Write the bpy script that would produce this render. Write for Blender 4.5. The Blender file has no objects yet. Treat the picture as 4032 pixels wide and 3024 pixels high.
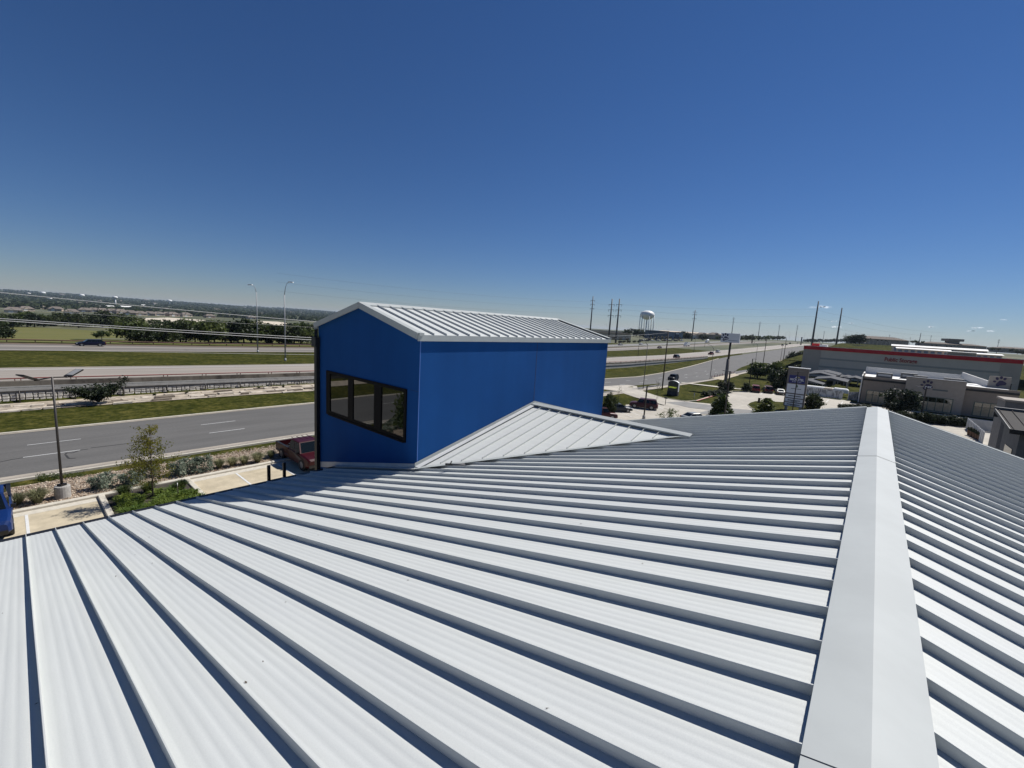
import bpy, math, random
import numpy as np
from mathutils import Vector, Matrix
random.seed(7)
S = bpy.context.scene
COL = S.collection
pi = math.pi
# ------------------------------------------------------------------ camera (calibrated from the photograph's vanishing points)
CAMZ = 12.0
FPX = 1687.4; PITCH = math.radians(8.004); ROLL = math.radians(3.442); YAW = math.radians(40.052)
fw = Vector((-math.sin(YAW)*math.cos(PITCH), math.cos(YAW)*math.cos(PITCH), -math.sin(PITCH)))
rt0 = Vector((math.cos(YAW), math.sin(YAW), 0)); up0 = rt0.cross(fw)
RT = rt0*math.cos(ROLL) + up0*math.sin(ROLL); UP = -rt0*math.sin(ROLL) + up0*math.cos(ROLL)
cam_d = bpy.data.cameras.new('camera'); cam = bpy.data.objects.new('camera', cam_d); COL.objects.link(cam)
cam_d.sensor_fit = 'HORIZONTAL'; cam_d.sensor_width = 36; cam_d.lens = FPX/4032*36
cam_d.clip_start = .05; cam_d.clip_end = 30000
cam.matrix_world = Matrix(((RT.x, UP.x, -fw.x, 0), (RT.y, UP.y, -fw.y, 0), (RT.z, UP.z, -fw.z, CAMZ), (0, 0, 0, 1)))
S.camera = cam
# ------------------------------------------------------------------ world, sun, exposure
SUN = Vector((.16, .61, .777)).normalized()
SUN_EL = math.asin(SUN.z); SUN_AZ = math.atan2(SUN.x, SUN.y)
w = bpy.data.worlds.new('World'); S.world = w; w.use_nodes = True
nt = w.node_tree; bg = nt.nodes['Background']
sky = nt.nodes.new('ShaderNodeTexSky'); sky.sky_type = 'NISHITA'; sky.sun_disc = False
sky.sun_elevation = SUN_EL; sky.sun_rotation = SUN_AZ; sky.altitude = 200
sky.air_density = 1.0; sky.dust_density = 0.; sky.ozone_density = 5.5
hs = nt.nodes.new('ShaderNodeHueSaturation'); hs.inputs['Saturation'].default_value = 1.10
tn = nt.nodes.new('ShaderNodeMix'); tn.data_type = 'RGBA'; tn.blend_type = 'MULTIPLY'; tn.inputs[0].default_value = 1; tn.inputs[7].default_value = (.83, .875, 1.06, 1)
nt.links.new(sky.outputs[0], tn.inputs[6]); nt.links.new(tn.outputs[2], hs.inputs['Color']); nt.links.new(hs.outputs[0], bg.inputs[0]); bg.inputs[1].default_value = .05
sd = bpy.data.lights.new('sun', 'SUN'); sd.energy = 5.0; sd.angle = math.radians(.53); sd.color = (1, .97, .925)
so = bpy.data.objects.new('sun', sd); COL.objects.link(so); so.rotation_euler = SUN.to_track_quat('Z', 'Y').to_euler()
so.location = (0, 0, 60)
S.view_settings.view_transform = 'Standard'; S.view_settings.look = 'None'; S.view_settings.exposure = .22; S.view_settings.gamma = 1
S.view_settings.use_curve_mapping = False
S.render.engine = 'CYCLES'

# ------------------------------------------------------------------ pixel to direction
def ray(p):
    return RT*((p[0]-2016)/FPX) - UP*((p[1]-1512)/FPX) + fw
def c1(x, y): return (x/3.3515, 1050+y/3.3515)
def c2(x, y): return (640+x/3.3515, 1050+y/3.3515)
def c3(x, y): return (x/3.3515, 1400+y/3.3515)
def c4(x, y): return (640+x/3.3515, 1400+y/3.3515)
def ca(x, y): return (x/3.3515, 1750+y/3.3515)
def c6(x, y): return (640+x/3.3515, 1700+y/3.3515)
def r1(x, y): return (2280+x/3.687, 1120+y/3.687)
def r2(x, y): return (2780+x/3.687, 1120+y/3.687)
def r3(x, y): return (3330+x/3.151, 1120+y/3.151)
def r4(x, y): return (2330+x/4.424, 1380+y/4.424)
def r5(x, y): return (2730+x/3.687, 1380+y/3.687)
def r6(x, y): return (3130+x/4.406, 1340+y/4.406)
def r7(x, y): return (3530+x/3.95, 1380+y/3.95)
CAM = Vector((0, 0, CAMZ))
def onz(p, z): d = ray(p); return CAM + d*((z-CAMZ)/d.z)
def ony(p, y): d = ray(p); return CAM + d*(y/d.y)
def onx(p, x): d = ray(p); return CAM + d*(x/d.x)
def dep(p, t): return CAM + ray(p)*t
def depth(P): return (Vector(P)-CAM).dot(fw)
def top(p, B): return CAM + ray(p)*depth(B)      # point on the pixel's ray at the same depth as B
def sms(a, b, v):
    t = min(1, max(0, (v-a)/(b-a))); return t*t*(3-2*t)
HWY = ([-4000, -100, 0, 35, 150, 235, 340, 410, 570, 724, 1500, 6000], [2.2, 2.2, 1.8, 1.1, -.5, -.4, 1.1, 2.2, 4.9, 7.4, 9.6, 11])
COR = ([-4000, 22, 50, 80, 105, 130, 155, 200, 260, 340, 410, 570, 724, 1500, 6000], [0, 0, -.25, -.8, -1.5, -2.2, -2.4, -2.0, -.9, .5, 1.8, 4.6, 7.2, 9.6, 11])
LOT = ([-4000, 22, 62, 256, 330, 420, 600, 1500, 6000], [0, 0, -2.4, -2.4, 6.5, 9, 10, 11, 11])
def hw(y): return float(np.interp(y, *HWY))
def corr(y): return float(np.interp(y, *COR))
def lot(y): return float(np.interp(y, *LOT))
VAL = ([0, 141, 200, 260, 330, 450, 650, 1000, 1600, 2500, 4000, 6000, 8000, 8600, 14000], [1.8, 1.8, -.8, -3, -5.5, -8.5, -11.5, -15.5, -20, -22, -12, 10, 33, 20, -60])
XW = -71.5
def T(x, y):
    if x < XW:
        s = y - .6*max(0, -x-150); k = sms(70, 330, s)
        a = hw(s) if x > -400 else hw(s)
        if x > -141: return a
        D = -x
        v = float(np.interp(D, VAL[0], VAL[1])) - 1.8 + hw(0) + (0 if D < 3000 else (D-3000)/5000*(5*math.sin(y*.0021+1)+4*math.sin(y*.0047)+2*math.sin(y*.013)-10*sms(0, 3500, y)))
        v += (hw(max(0, s))-hw(0))*(1-sms(141, 200, D))
        return v*(1-k)+a*k
    wgt = sms(-45, -36, x)
    return corr(y)*(1-wgt) + lot(y)*wgt
def gt(p):
    "where a pixel's ray meets the ground"
    d = ray(p); z = 0
    for i in range(25):
        t = (z-CAMZ)/min(d.z, -1e-4); P = CAM + d*t; z = .5*z+.5*T(P.x, P.y)
    P.z = T(P.x, P.y); return P

# ------------------------------------------------------------------ mesh helpers
class M:
    def __init__(s): s.v = []; s.f = []; s.s = []
    def add(s, vs, fs, sm=False):
        o = len(s.v); s.v += [tuple(v) for v in vs]
        for f in fs: s.f.append(tuple(i+o for i in f)); s.s.append(sm)
        return s
    def box(s, c, d, rz=0):
        x, y, z = (q/2 for q in d); cs, sn = math.cos(rz), math.sin(rz)
        vs = []
        for a, b, e in ((-1,-1,-1),(1,-1,-1),(1,1,-1),(-1,1,-1),(-1,-1,1),(1,-1,1),(1,1,1),(-1,1,1)):
            X, Y = a*x, b*y; vs.append((c[0]+X*cs-Y*sn, c[1]+X*sn+Y*cs, c[2]+e*z))
        return s.add(vs, [(0,3,2,1),(4,5,6,7),(0,1,5,4),(1,2,6,5),(2,3,7,6),(3,0,4,7)])
    def bx(s, x0, x1, y0, y1, z0, z1): return s.box(((x0+x1)/2, (y0+y1)/2, (z0+z1)/2), (abs(x1-x0), abs(y1-y0), abs(z1-z0)))
    def beam(s, p, q, w, h):
        p, q = Vector(p), Vector(q); d = (q-p).normalized()
        r = d.cross(Vector((0, 0, 1)))
        if r.length < 1e-4: r = Vector((1, 0, 0))
        r.normalize(); u = r.cross(d)
        vs = [P + r*a*w/2 + u*b*h/2 for P in (p, q) for a, b in ((-1,-1),(1,-1),(1,1),(-1,1))]
        return s.add(vs, [(0,1,2,3),(7,6,5,4),(0,4,5,1),(1,5,6,2),(2,6,7,3),(3,7,4,0)])
    def tube(s, pts, rad, n=8, cap=True, sm=True):
        pts = [Vector(p) for p in pts]; o = len(s.v)
        if not isinstance(rad, (list, tuple)): rad = [rad]*len(pts)
        for i, p in enumerate(pts):
            d = (pts[min(i+1, len(pts)-1)] - pts[max(i-1, 0)]).normalized()
            a = Vector((0, 0, 1)) if abs(d.z) < .95 else Vector((1, 0, 0))
            r = d.cross(a).normalized(); u = r.cross(d)
            for k in range(n):
                t = 2*pi*k/n; s.v.append(tuple(p + (r*math.cos(t)+u*math.sin(t))*rad[i]))
        for i in range(len(pts)-1):
            for k in range(n):
                a, b = o+i*n+k, o+i*n+(k+1) % n
                s.f.append((a, b, b+n, a+n)); s.s.append(sm)
        if cap:
            s.f.append(tuple(range(o+n-1, o-1, -1))); s.s.append(False)
            e = o+(len(pts)-1)*n; s.f.append(tuple(range(e, e+n))); s.s.append(False)
        return s
    def prism(s, poly, vec, sm=False):
        "3-D polygon swept along vec"
        n = len(poly); vec = Vector(vec); a = [Vector(p) for p in poly]
        s.add(a + [p+vec for p in a], [tuple(range(n-1, -1, -1)), tuple(range(n, 2*n))] + [(i, (i+1) % n, (i+1) % n+n, i+n) for i in range(n)], sm)
        return s
    def quad(s, *q): return s.add(q, [tuple(range(len(q)))])
    def loft(s, secs, sm=True, cap=True):
        n = len(secs[0]); o = len(s.v)
        for sec in secs: s.v += [tuple(p) for p in sec]
        for i in range(len(secs)-1):
            for k in range(n):
                a, b = o+i*n+k, o+i*n+(k+1) % n
                s.f.append((a, b, b+n, a+n)); s.s.append(sm)
        if cap:
            s.f.append(tuple(range(o+n-1, o-1, -1))); s.s.append(False)
            e = o+(len(secs)-1)*n; s.f.append(tuple(range(e, e+n))); s.s.append(False)
        return s
    def mesh(s, name, mat):
        me = bpy.data.meshes.new(name); me.from_pydata(s.v, [], s.f); me.polygons.foreach_set('use_smooth', s.s)
        if mat: me.materials.append(mat)
        me.update(); return me
    def obj(s, name, mat, parent=None, loc=None, **k): return put(name, s.mesh(name, mat), parent, loc, **k)
def put(name, me, parent=None, loc=None, rz=0, **k):
    o = bpy.data.objects.new(name, me); COL.objects.link(o)
    if parent: o.parent = parent
    if loc is not None: o.location = loc
    o.rotation_euler[2] = rz
    for a, b in k.items(): o[a] = b
    return o
def thing(name, label, cat, loc=(0, 0, 0), rz=0, group=None):
    o = bpy.data.objects.new(name, None); COL.objects.link(o); o.empty_display_size = .3
    o.location = loc; o.rotation_euler[2] = rz; o['label'] = label; o['category'] = cat
    if group: o['group'] = group
    return o
def struct(name, m, mat, label=None):
    o = m.obj(name, mat); o['kind'] = 'structure'
    if label: o['label'] = label
    return o
def copy_tree(o, parent=None):
    c = o.copy(); COL.objects.link(c); c.parent = parent
    for ch in list(o.children): copy_tree(ch, c)
    return c
def text_mesh(txt, size, ext, mat, name, ax='CENTER', sx=1.0, bold=0):
    cu = bpy.data.curves.new(name, 'FONT'); cu.body = txt; cu.size = size; cu.extrude = ext; cu.align_x = ax; cu.align_y = 'CENTER'; cu.offset = bold
    cu.resolution_u = 3
    o = bpy.data.objects.new(name, cu); COL.objects.link(o)
    bpy.context.view_layer.update()
    me = bpy.data.meshes.new_from_object(o.evaluated_get(bpy.context.evaluated_depsgraph_get()))
    bpy.data.objects.remove(o); me.materials.clear(); me.materials.append(mat)
    # stands upright, facing -Y
    me.transform(Matrix.Rotation(pi/2, 4, 'X') @ Matrix.Diagonal((sx, 1, 1, 1)))
    return me

# ------------------------------------------------------------------ materials
MAT = {}
def mat(name, col, rough=.7, metal=0, var=.0, scale=2., bump=0., bscale=40., col2=None, spec=None, stretch=(1, 1, 1), detail=5, objco=False, coat=0, contrast=(.35, .65)):
    m = bpy.data.materials.new(name); m.use_nodes = True; t = m.node_tree; N = t.nodes; b = N['Principled BSDF']
    b.inputs['Roughness'].default_value = rough; b.inputs['Metallic'].default_value = metal
    if spec is not None: b.inputs['Specular IOR Level'].default_value = spec
    if coat: b.inputs['Coat Weight'].default_value = coat; b.inputs['Coat Roughness'].default_value = .05
    col = tuple(col)+(1,)
    b.inputs['Base Color'].default_value = col
    if var or col2 or bump:
        if objco: tc = N.new('ShaderNodeTexCoord'); src = tc.outputs['Object']
        else: g = N.new('ShaderNodeNewGeometry'); src = g.outputs['Position']
        mp = N.new('ShaderNodeMapping'); mp.inputs['Scale'].default_value = stretch; t.links.new(src, mp.inputs[0])
    if var or col2:
        nz = N.new('ShaderNodeTexNoise'); nz.inputs['Scale'].default_value = scale; nz.inputs['Detail'].default_value = detail; nz.inputs['Roughness'].default_value = .65
        t.links.new(mp.outputs[0], nz.inputs['Vector'])
        r = N.new('ShaderNodeValToRGB'); r.color_ramp.elements[0].position = contrast[0]; r.color_ramp.elements[1].position = contrast[1]
        if col2: a, c = col, tuple(col2)+(1,)
        else: a = tuple(q*(1-var) for q in col[:3])+(1,); c = tuple(min(1, q*(1+var)) for q in col[:3])+(1,)
        r.color_ramp.elements[0].color = a; r.color_ramp.elements[1].color = c
        t.links.new(nz.outputs[0], r.inputs[0]); t.links.new(r.outputs[0], b.inputs['Base Color'])
    if bump:
        n2 = N.new('ShaderNodeTexNoise'); n2.inputs['Scale'].default_value = bscale; n2.inputs['Detail'].default_value = 6
        t.links.new(mp.outputs[0], n2.inputs['Vector'])
        bp = N.new('ShaderNodeBump'); bp.inputs['Strength'].default_value = bump; bp.inputs['Distance'].default_value = .05
        t.links.new(n2.outputs[0], bp.inputs['Height']); t.links.new(bp.outputs[0], b.inputs['Normal'])
    MAT[name] = m; return m
def mixmul(m, scale, lo, hi, stretch=(1, 1, 1), detail=3, pos=(.3, .7)):
    "a second, larger noise multiplied onto a material's colour"
    t = m.node_tree; N = t.nodes; b = N['Principled BSDF']; inp = b.inputs['Base Color']
    g = N.new('ShaderNodeNewGeometry'); mp = N.new('ShaderNodeMapping'); mp.inputs['Scale'].default_value = stretch; t.links.new(g.outputs['Position'], mp.inputs[0])
    nz = N.new('ShaderNodeTexNoise'); nz.inputs['Scale'].default_value = scale; nz.inputs['Detail'].default_value = detail; t.links.new(mp.outputs[0], nz.inputs['Vector'])
    r = N.new('ShaderNodeValToRGB'); r.color_ramp.elements[0].position = pos[0]; r.color_ramp.elements[1].position = pos[1]
    r.color_ramp.elements[0].color = tuple(lo)+(1,); r.color_ramp.elements[1].color = tuple(hi)+(1,)
    t.links.new(nz.outputs[0], r.inputs[0])
    mx = N.new('ShaderNodeMix'); mx.data_type = 'RGBA'; mx.blend_type = 'MULTIPLY'; mx.inputs[0].default_value = 1
    if inp.links: t.links.new(inp.links[0].from_socket, mx.inputs[6])
    else: mx.inputs[6].default_value = inp.default_value
    t.links.new(r.outputs[0], mx.inputs[7]); t.links.new(mx.outputs[2], inp)
def leafmat(name, a, b2, scale=.9, trans=.25):
    m = bpy.data.materials.new(name); m.use_nodes = True; t = m.node_tree; N = t.nodes
    N.remove(N['Principled BSDF']); out = N['Material Output']
    tc = N.new('ShaderNodeTexCoord'); nz = N.new('ShaderNodeTexNoise'); nz.inputs['Scale'].default_value = scale; nz.inputs['Detail'].default_value = 4
    oi = N.new('ShaderNodeObjectInfo'); ad = N.new('ShaderNodeVectorMath'); ad.operation = 'ADD'
    t.links.new(tc.outputs['Object'], ad.inputs[0]); t.links.new(oi.outputs['Location'], ad.inputs[1]); t.links.new(ad.outputs[0], nz.inputs['Vector'])
    r = N.new('ShaderNodeValToRGB'); r.color_ramp.elements[0].position = .35; r.color_ramp.elements[1].position = .68
    r.color_ramp.elements[0].color = tuple(a)+(1,); r.color_ramp.elements[1].color = tuple(b2)+(1,); t.links.new(nz.outputs[0], r.inputs[0])
    d = N.new('ShaderNodeBsdfPrincipled'); d.inputs['Roughness'].default_value = .55; d.inputs['Specular IOR Level'].default_value = .3; t.links.new(r.outputs[0], d.inputs['Base Color'])
    tr = N.new('ShaderNodeBsdfTranslucent'); t.links.new(r.outputs[0], tr.inputs[0])
    mx = N.new('ShaderNodeMixShader'); mx.inputs[0].default_value = trans
    t.links.new(d.outputs[0], mx.inputs[1]); t.links.new(tr.outputs[0], mx.inputs[2]); t.links.new(mx.outputs[0], out.inputs[0])
    MAT[name] = m; return m

mat('roof', (.535, .55, .528), .55, .0, var=.035, scale=2.2, stretch=(.06, 5, 1), detail=6, bump=.02, bscale=120)
mixmul(MAT['roof'], .5, (.95, .95, .96), (1.01, 1.01, 1.0), stretch=(.4, 1, 1))
mixmul(MAT['roof'], 160, (.94, .94, .95), (1.03, 1.03, 1.03), detail=2)
mat('trim', (.37, .39, .38), .55, .0, var=.04, scale=2)
mat('blue', (.011, .070, .235), .85, var=.05, scale=.6, bump=.25, bscale=90, spec=.08)
mixmul(MAT['blue'], .35, (.9, .9, .92), (1.04, 1.04, 1.03))
mixmul(MAT['blue'], 2.2, (.93, .93, .94), (1.03, 1.03, 1.02), stretch=(1, 1, .08), detail=6)
mat('blue_joint', (.008, .025, .09), .8)
mat('black', (.008, .008, .009), .5)
mat('frame', (.004, .004, .005), .6, spec=.1)
mat('glass', (.005, .007, .006), .02, spec=1.0)
MAT['glass'].node_tree.nodes['Principled BSDF'].inputs['IOR'].default_value = 1.7
mat('carglass', (.006, .009, .010), .06, spec=.4)
mat('flash', (.47, .48, .48), .55, .0, var=.08, scale=3)
mat('asphalt', (.105, .101, .095), .9, var=.12, scale=.7, bump=.12, bscale=30, stretch=(1, .12, 1), detail=6)
mixmul(MAT['asphalt'], 6, (.9, .9, .9), (1.06, 1.06, 1.05))
mat('asphalt2', (.20, .195, .185), .9, var=.12, scale=.5, stretch=(1, .08, 1), bump=.1, bscale=20)
mat('asphalt3', (.165, .15, .132), .9, var=.15, scale=.5, stretch=(1, .06, 1))
mat('concrete_road', (.27, .24, .205), .85, var=.12, scale=.5, stretch=(1, .06, 1), bump=.05, bscale=15)
mat('concrete', (.50, .43, .305), .85, var=.13, scale=1.3, bump=.1, bscale=25, detail=8)
mixmul(MAT['concrete'], .35, (.82, .81, .79), (1.05, 1.05, 1.05), detail=6)
mat('kerb', (.52, .48, .40), .85, var=.1, scale=4, bump=.08, bscale=30)
mat('gutter', (.34, .30, .245), .9, var=.16, scale=1.5, stretch=(1, .3, 1), detail=7)
mat('paint', (.62, .62, .60), .6, var=.06, scale=6)
mat('grass', (.034, .042, .010), .95, spec=.03, col2=(.088, .086, .030), scale=.8, bump=.9, bscale=7, detail=9, contrast=(.3, .7))
mixmul(MAT['grass'], .06, (.82, .86, .8), (1.12, 1.05, 1.0), detail=5)
mixmul(MAT['grass'], 5., (.6, .64, .55), (1.2, 1.2, 1.1), detail=7)
mixmul(MAT['grass'], .35, (.66, .72, .6), (1.15, 1.1, 1.05), detail=8, pos=(.36, .62), stretch=(1, .6, 1))
mixmul(MAT['grass'], 1.6, (.58, .64, .5), (1.25, 1.18, 1.15), detail=5, pos=(.35, .66))
mat('land', (.035, .046, .016), .95, col2=(.12, .115, .055), scale=.012, detail=10, contrast=(.4, .62))
mat('field', (.165, .148, .060), .95, spec=.05, col2=(.10, .112, .038), scale=.25, stretch=(.5, .06, 1), detail=8, bump=.3, bscale=2)
mat('bare', (.56, .49, .38), .95, var=.2, scale=.06, detail=8)
mat('brownverge', (.12, .085, .06), .95, var=.2, scale=.8)
mat('mulch', (.18, .14, .105), .95, col2=(.34, .27, .20), scale=7, detail=8, bump=.8, bscale=18, contrast=(.35, .6))
mat('soil', (.045, .036, .028), .95, var=.3, scale=4, bump=.6, bscale=12)
mat('chip', (.27, .195, .135), .9, var=.35, scale=5, detail=2)
mat('chip2', (.52, .44, .34), .9, var=.25, scale=5, detail=2)
mat('rock', (.50, .44, .36), .9, var=.25, scale=1.6, bump=.5, bscale=6, detail=8)
mat('rockverge', (.34, .29, .225), .95, var=.35, scale=1.1, bump=.6, bscale=5, detail=8)
mat('rockdark', (.16, .13, .10), .95, var=.3, scale=1.5, bump=.6, bscale=6)
mat('stone', (.62, .59, .53), .9, var=.18, scale=2.5, bump=.4, bscale=10)
mat('mortar', (.06, .055, .05), .95)
mat('ledge', (.15, .145, .135), .95, var=.2, scale=1)
mat('barrier', (.20, .175, .14), .9, col2=(.055, .045, .036), scale=.9, stretch=(1, .5, .25), detail=7, contrast=(.42, .66))
mat('coping', (.40, .39, .365), .85, var=.1, scale=2)
mat('rust', (.20, .052, .04), .6, var=.2, scale=3)
mat('guard', (.11, .055, .035), .7, var=.2, scale=2)
mat('galv', (.30, .31, .32), .6, .2)
mat('darkmetal', (.035, .03, .028), .5, .3)
mat('bronze', (.020, .017, .015), .45, .3)
mat('lampglass', (.30, .30, .29), .3)
mat('pole_concrete', (.34, .325, .30), .9, var=.15, scale=6, bump=.15, bscale=40)
mat('conduit', (.2, .2, .2), .6)
mat('bark', (.075, .058, .043), .9, var=.25, scale=6)
mat('wood', (.06, .045, .033), .85, var=.2, scale=2)
mat('steelpole', (.10, .098, .095), .6, .2, var=.1, scale=.3)
mat('white', (.80, .80, .78), .55)
mat('tank', (.80, .80, .77), .5, var=.03, scale=.05)
mat('cable', (.55, .55, .54), .4, .2)
mat('darkcable', (.05, .05, .055), .6)
mat('stucco', (.25, .21, .172), .9, var=.06, scale=1.5)
mat('stucco2', (.33, .29, .245), .9, var=.06, scale=1.5)
mat('stgrey', (.70, .575, .44), .85, var=.04, scale=.4)
mat('sttan', (.54, .43, .33), .85, var=.05, scale=.4)
mat('stband', (.43, .37, .30), .85)
mat('stred', (.62, .012, .016), .6, var=.08, scale=.8)
mat('redtext', (.42, .04, .03), .6)
mat('whiteroof', (.66, .65, .62), .7, var=.06, scale=.4)
mat('paper', (.42, .34, .225), .85, var=.22, scale=.6, detail=3)
mat('green_trim', (.10, .125, .10), .6)
mat('purple', (.022, .012, .055), .5)
mat('navy', (.018, .022, .15), .5)
mat('signwhite', (.72, .73, .75), .6)
mat('signtext', (.10, .12, .12), .7)
mat('signgreen', (.06, .13, .07), .6)
mat('signgold', (.40, .36, .16), .6)
mat('led', (.02, .02, .01), .5)
MAT['led'].node_tree.nodes['Principled BSDF'].inputs['Emission Color'].default_value = (.62, .78, .10, 1)
MAT['led'].node_tree.nodes['Principled BSDF'].inputs['Emission Strength'].default_value = .55
mat('signpost', (.16, .14, .125), .8)
mat('darkroof', (.06, .056, .053), .8, 0, spec=.1, var=.08, scale=1)
mat('shingle', (.175, .15, .13), .95, spec=.1, var=.18, scale=.8)
mat('brickwall', (.36, .28, .215), .9, var=.15, scale=.5)
mat('tanwall', (.52, .44, .34), .9, var=.08, scale=.3)
mat('whitewall', (.66, .64, .60), .85, var=.05, scale=.3)
mat('bluewall', (.05, .075, .11), .6)
mat('blueg', (.20, .25, .31), .6)
mat('fencew', (.40, .40, .395), .8, var=.08, scale=2)
mat('mural', (.55, .55, .53), .85, col2=(.23, .235, .235), scale=1.9, stretch=(1, 1, .4), detail=4, contrast=(.50, .56))
mat('hvac', (.09, .09, .088), .6)
mat('tyre', (.010, .010, .010), .85)
mat('rim', (.30, .30, .31), .35, .7)
mat('lightlens', (.70, .70, .68), .15)
mat('taillens', (.25, .012, .010), .2)
mat('planter', (.13, .075, .05), .85)
mat('dirtpath', (.42, .36, .27), .95, var=.15, scale=.6)
mat('redkerb', (.50, .17, .13), .8)
mat('hill', (.040, .055, .034), .95, col2=(.075, .082, .055), scale=.004, detail=10)
def paint(name, col, metal=.1): return mat(name, col, .4, metal, spec=.3)
paint('p_red', (.036, .0015, .004), .0); paint('p_blue', (.004, .022, .105), 0); paint('p_navy', (.003, .004, .022), .1); paint('p_black', (.006, .006, .007)); paint('p_white', (.72, .72, .70), 0)
paint('p_maroon', (.055, .012, .016)); paint('p_silver', (.33, .33, .31), .6); paint('p_grey', (.035, .04, .047)); paint('p_darkred', (.13, .012, .016)); paint('p_tan', (.28, .25, .20))
mat('graphic', (.085, .065, .062), .6)
leafmat('leaf_oak', (.018, .030, .010), (.058, .074, .021))
leafmat('leaf_mid', (.032, .056, .014), (.098, .120, .030), trans=.35)
leafmat('leaf_light', (.055, .072, .018), (.13, .14, .040))
leafmat('leaf_dark', (.011, .020, .009), (.040, .054, .020))
leafmat('leaf_sage', (.11, .14, .10), (.30, .34, .26), trans=.4)
leafmat('leaf_grassy', (.15, .165, .085), (.36, .34, .19), trans=.45)
leafmat('leaf_ground', (.06, .11, .016), (.20, .25, .045), trans=.4)
leafmat('leaf_yellow', (.12, .13, .018), (.27, .24, .05), trans=.5)
leafmat('leaf_purple', (.022, .014, .014), (.06, .045, .035))

# ------------------------------------------------------------------ ground sheet
def lines(*seg):
    o = []
    for a, b, st in seg: o += list(np.arange(a, b, st))
    return sorted(set(round(float(q), 3) for q in o))
xs = [-14000, -11000, -9300, -8600, -8300, -8000, -7600, -7000, -6000, -5000, -4000, -3200, -2500, -2000, -1600, -1300, -1050, -850, -700, -580, -480, -400, -340, -290, -250, -220, -200, -185] + lines((-172, -72.5, 4)) + [-71.85, -71.65] + lines((-71, -28, 3), (-28, 64, 6)) + [75, 95, 130, 180, 250, 350, 500, 700, 1000, 1500, 2500, 4000, 7000]
ys = [-9000, -6000, -4000, -2500, -1500, -900, -600, -400, -280, -200, -140, -100, -75, -55] + lines((-40, 430, 4), (430, 800, 12)) + [820, 870, 940] + lines((1000, 3600, 110)) + [3900, 4300, 4800, 5600, 6500, 9000, 12000]
m = M(); nx = len(xs)
for y in ys:
    for x in xs: m.v.append((x, y, T(x, y)-.05))
for j in range(len(ys)-1):
    for i in range(nx-1):
        a = j*nx+i; m.f.append((a, a+1, a+nx+1, a+nx)); m.s.append(True)
g = struct('ground', m, MAT['grass'])
# far land takes over from the mown verges
me = g.data; me.materials.append(MAT['land'])
for p in me.polygons:
    c = p.center
    if c.x < -171 or c.y > 330 or c.x > 70 or c.y < -60: p.material_index = 1
def strip(name, ea, eb, mt, off=.0, step=4, kind='structure', zf=None):
    "a sheet between two edges, each a list of (y, x), draped on the terrain"
    y0 = max(ea[0][0], eb[0][0]); y1 = min(ea[-1][0], eb[-1][0]); m = M(); n = max(2, int((y1-y0)/step)+1)
    yy = list(np.linspace(y0, y1, n)); K = 4
    for y in yy:
        a = np.interp(y, [q[0] for q in ea], [q[1] for q in ea]); b = np.interp(y, [q[0] for q in eb], [q[1] for q in eb])
        for k in range(K):
            x = a+(b-a)*k/(K-1); m.v.append((x, y, (zf(x, y) if zf else T(x, y))+off))
    for j in range(n-1):
        for k in range(K-1):
            a = j*K+k; m.f.append((a, a+1, a+K+1, a+K)); m.s.append(True)
    return struct(name, m, MAT[mt])
def patch(name, pts, mt, off):
    "ground polygon (x, y list) draped as a fan grid"
    m = M(); z = [(x, y, T(x, y)+off) for x, y in pts]; m.add(z, [tuple(range(len(z)))]); return struct(name, m, MAT[mt])
YF = 760
# frontage road
near = [(-60, -42.6), (0, -42.5), (20, -42.1), (70, -42.3), (130, -41.5), (160, -40.5), (200, -41), (260, -42.3), (YF, -44)]
farc = [(-60, -55.9), (0, -55.7), (26, -55.5), (126, -55.5), (157, -58), (265, -68.6), (300, -70.6), (YF, -71.2)]
strip('frontage_road', near, farc, 'asphalt', .02)
strip('road_gutter', [(y, x+1.25) for y, x in near], near, 'gutter', .03)
strip('road_gutter', [(y, x) for y, x in farc[:6]], [(y, x-.55) for y, x in farc[:6]], 'gutter', .045)
def kerb(name, pts, wd, ht, mt='kerb', closed=False, step=3):
    "kerb following (x, y) points"
    P = []
    q = pts+[pts[0]] if closed else pts
    for a, b in zip(q, q[1:]):
        L = math.hypot(b[0]-a[0], b[1]-a[1]); n = max(1, int(L/step))
        for i in range(n): P.append((a[0]+(b[0]-a[0])*i/n, a[1]+(b[1]-a[1])*i/n))
    if not closed: P.append(q[-1])
    secs = []
    N = len(P)
    for i, (x, y) in enumerate(P):
        a = P[(i-1) % N] if closed else P[max(0, i-1)]; b = P[(i+1) % N] if closed else P[min(N-1, i+1)]
        d = Vector((b[0]-a[0], b[1]-a[1], 0)).normalized(); r = Vector((d.y, -d.x, 0)); z = T(x, y)
        c = Vector((x, y, z))
        secs.append([c-r*wd/2+Vector((0, 0, -.1)), c+r*wd/2+Vector((0, 0, -.1)), c+r*wd/2+Vector((0, 0, ht-.03)), c+r*(wd/2-.03)+Vector((0, 0, ht)), c-r*(wd/2-.03)+Vector((0, 0, ht)), c-r*wd/2+Vector((0, 0, ht-.03))])
    m = M()
    if closed: secs.append(secs[0])
    m.loft(secs, sm=False, cap=not closed); return struct(name, m, MAT[mt])
kerb('kerb', [(x-.35, y) for y, x in farc[:6]], .2, .15)
kerb('kerb', [(x+1.2, y) for y, x in near[:4]], .18, .13)
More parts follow.
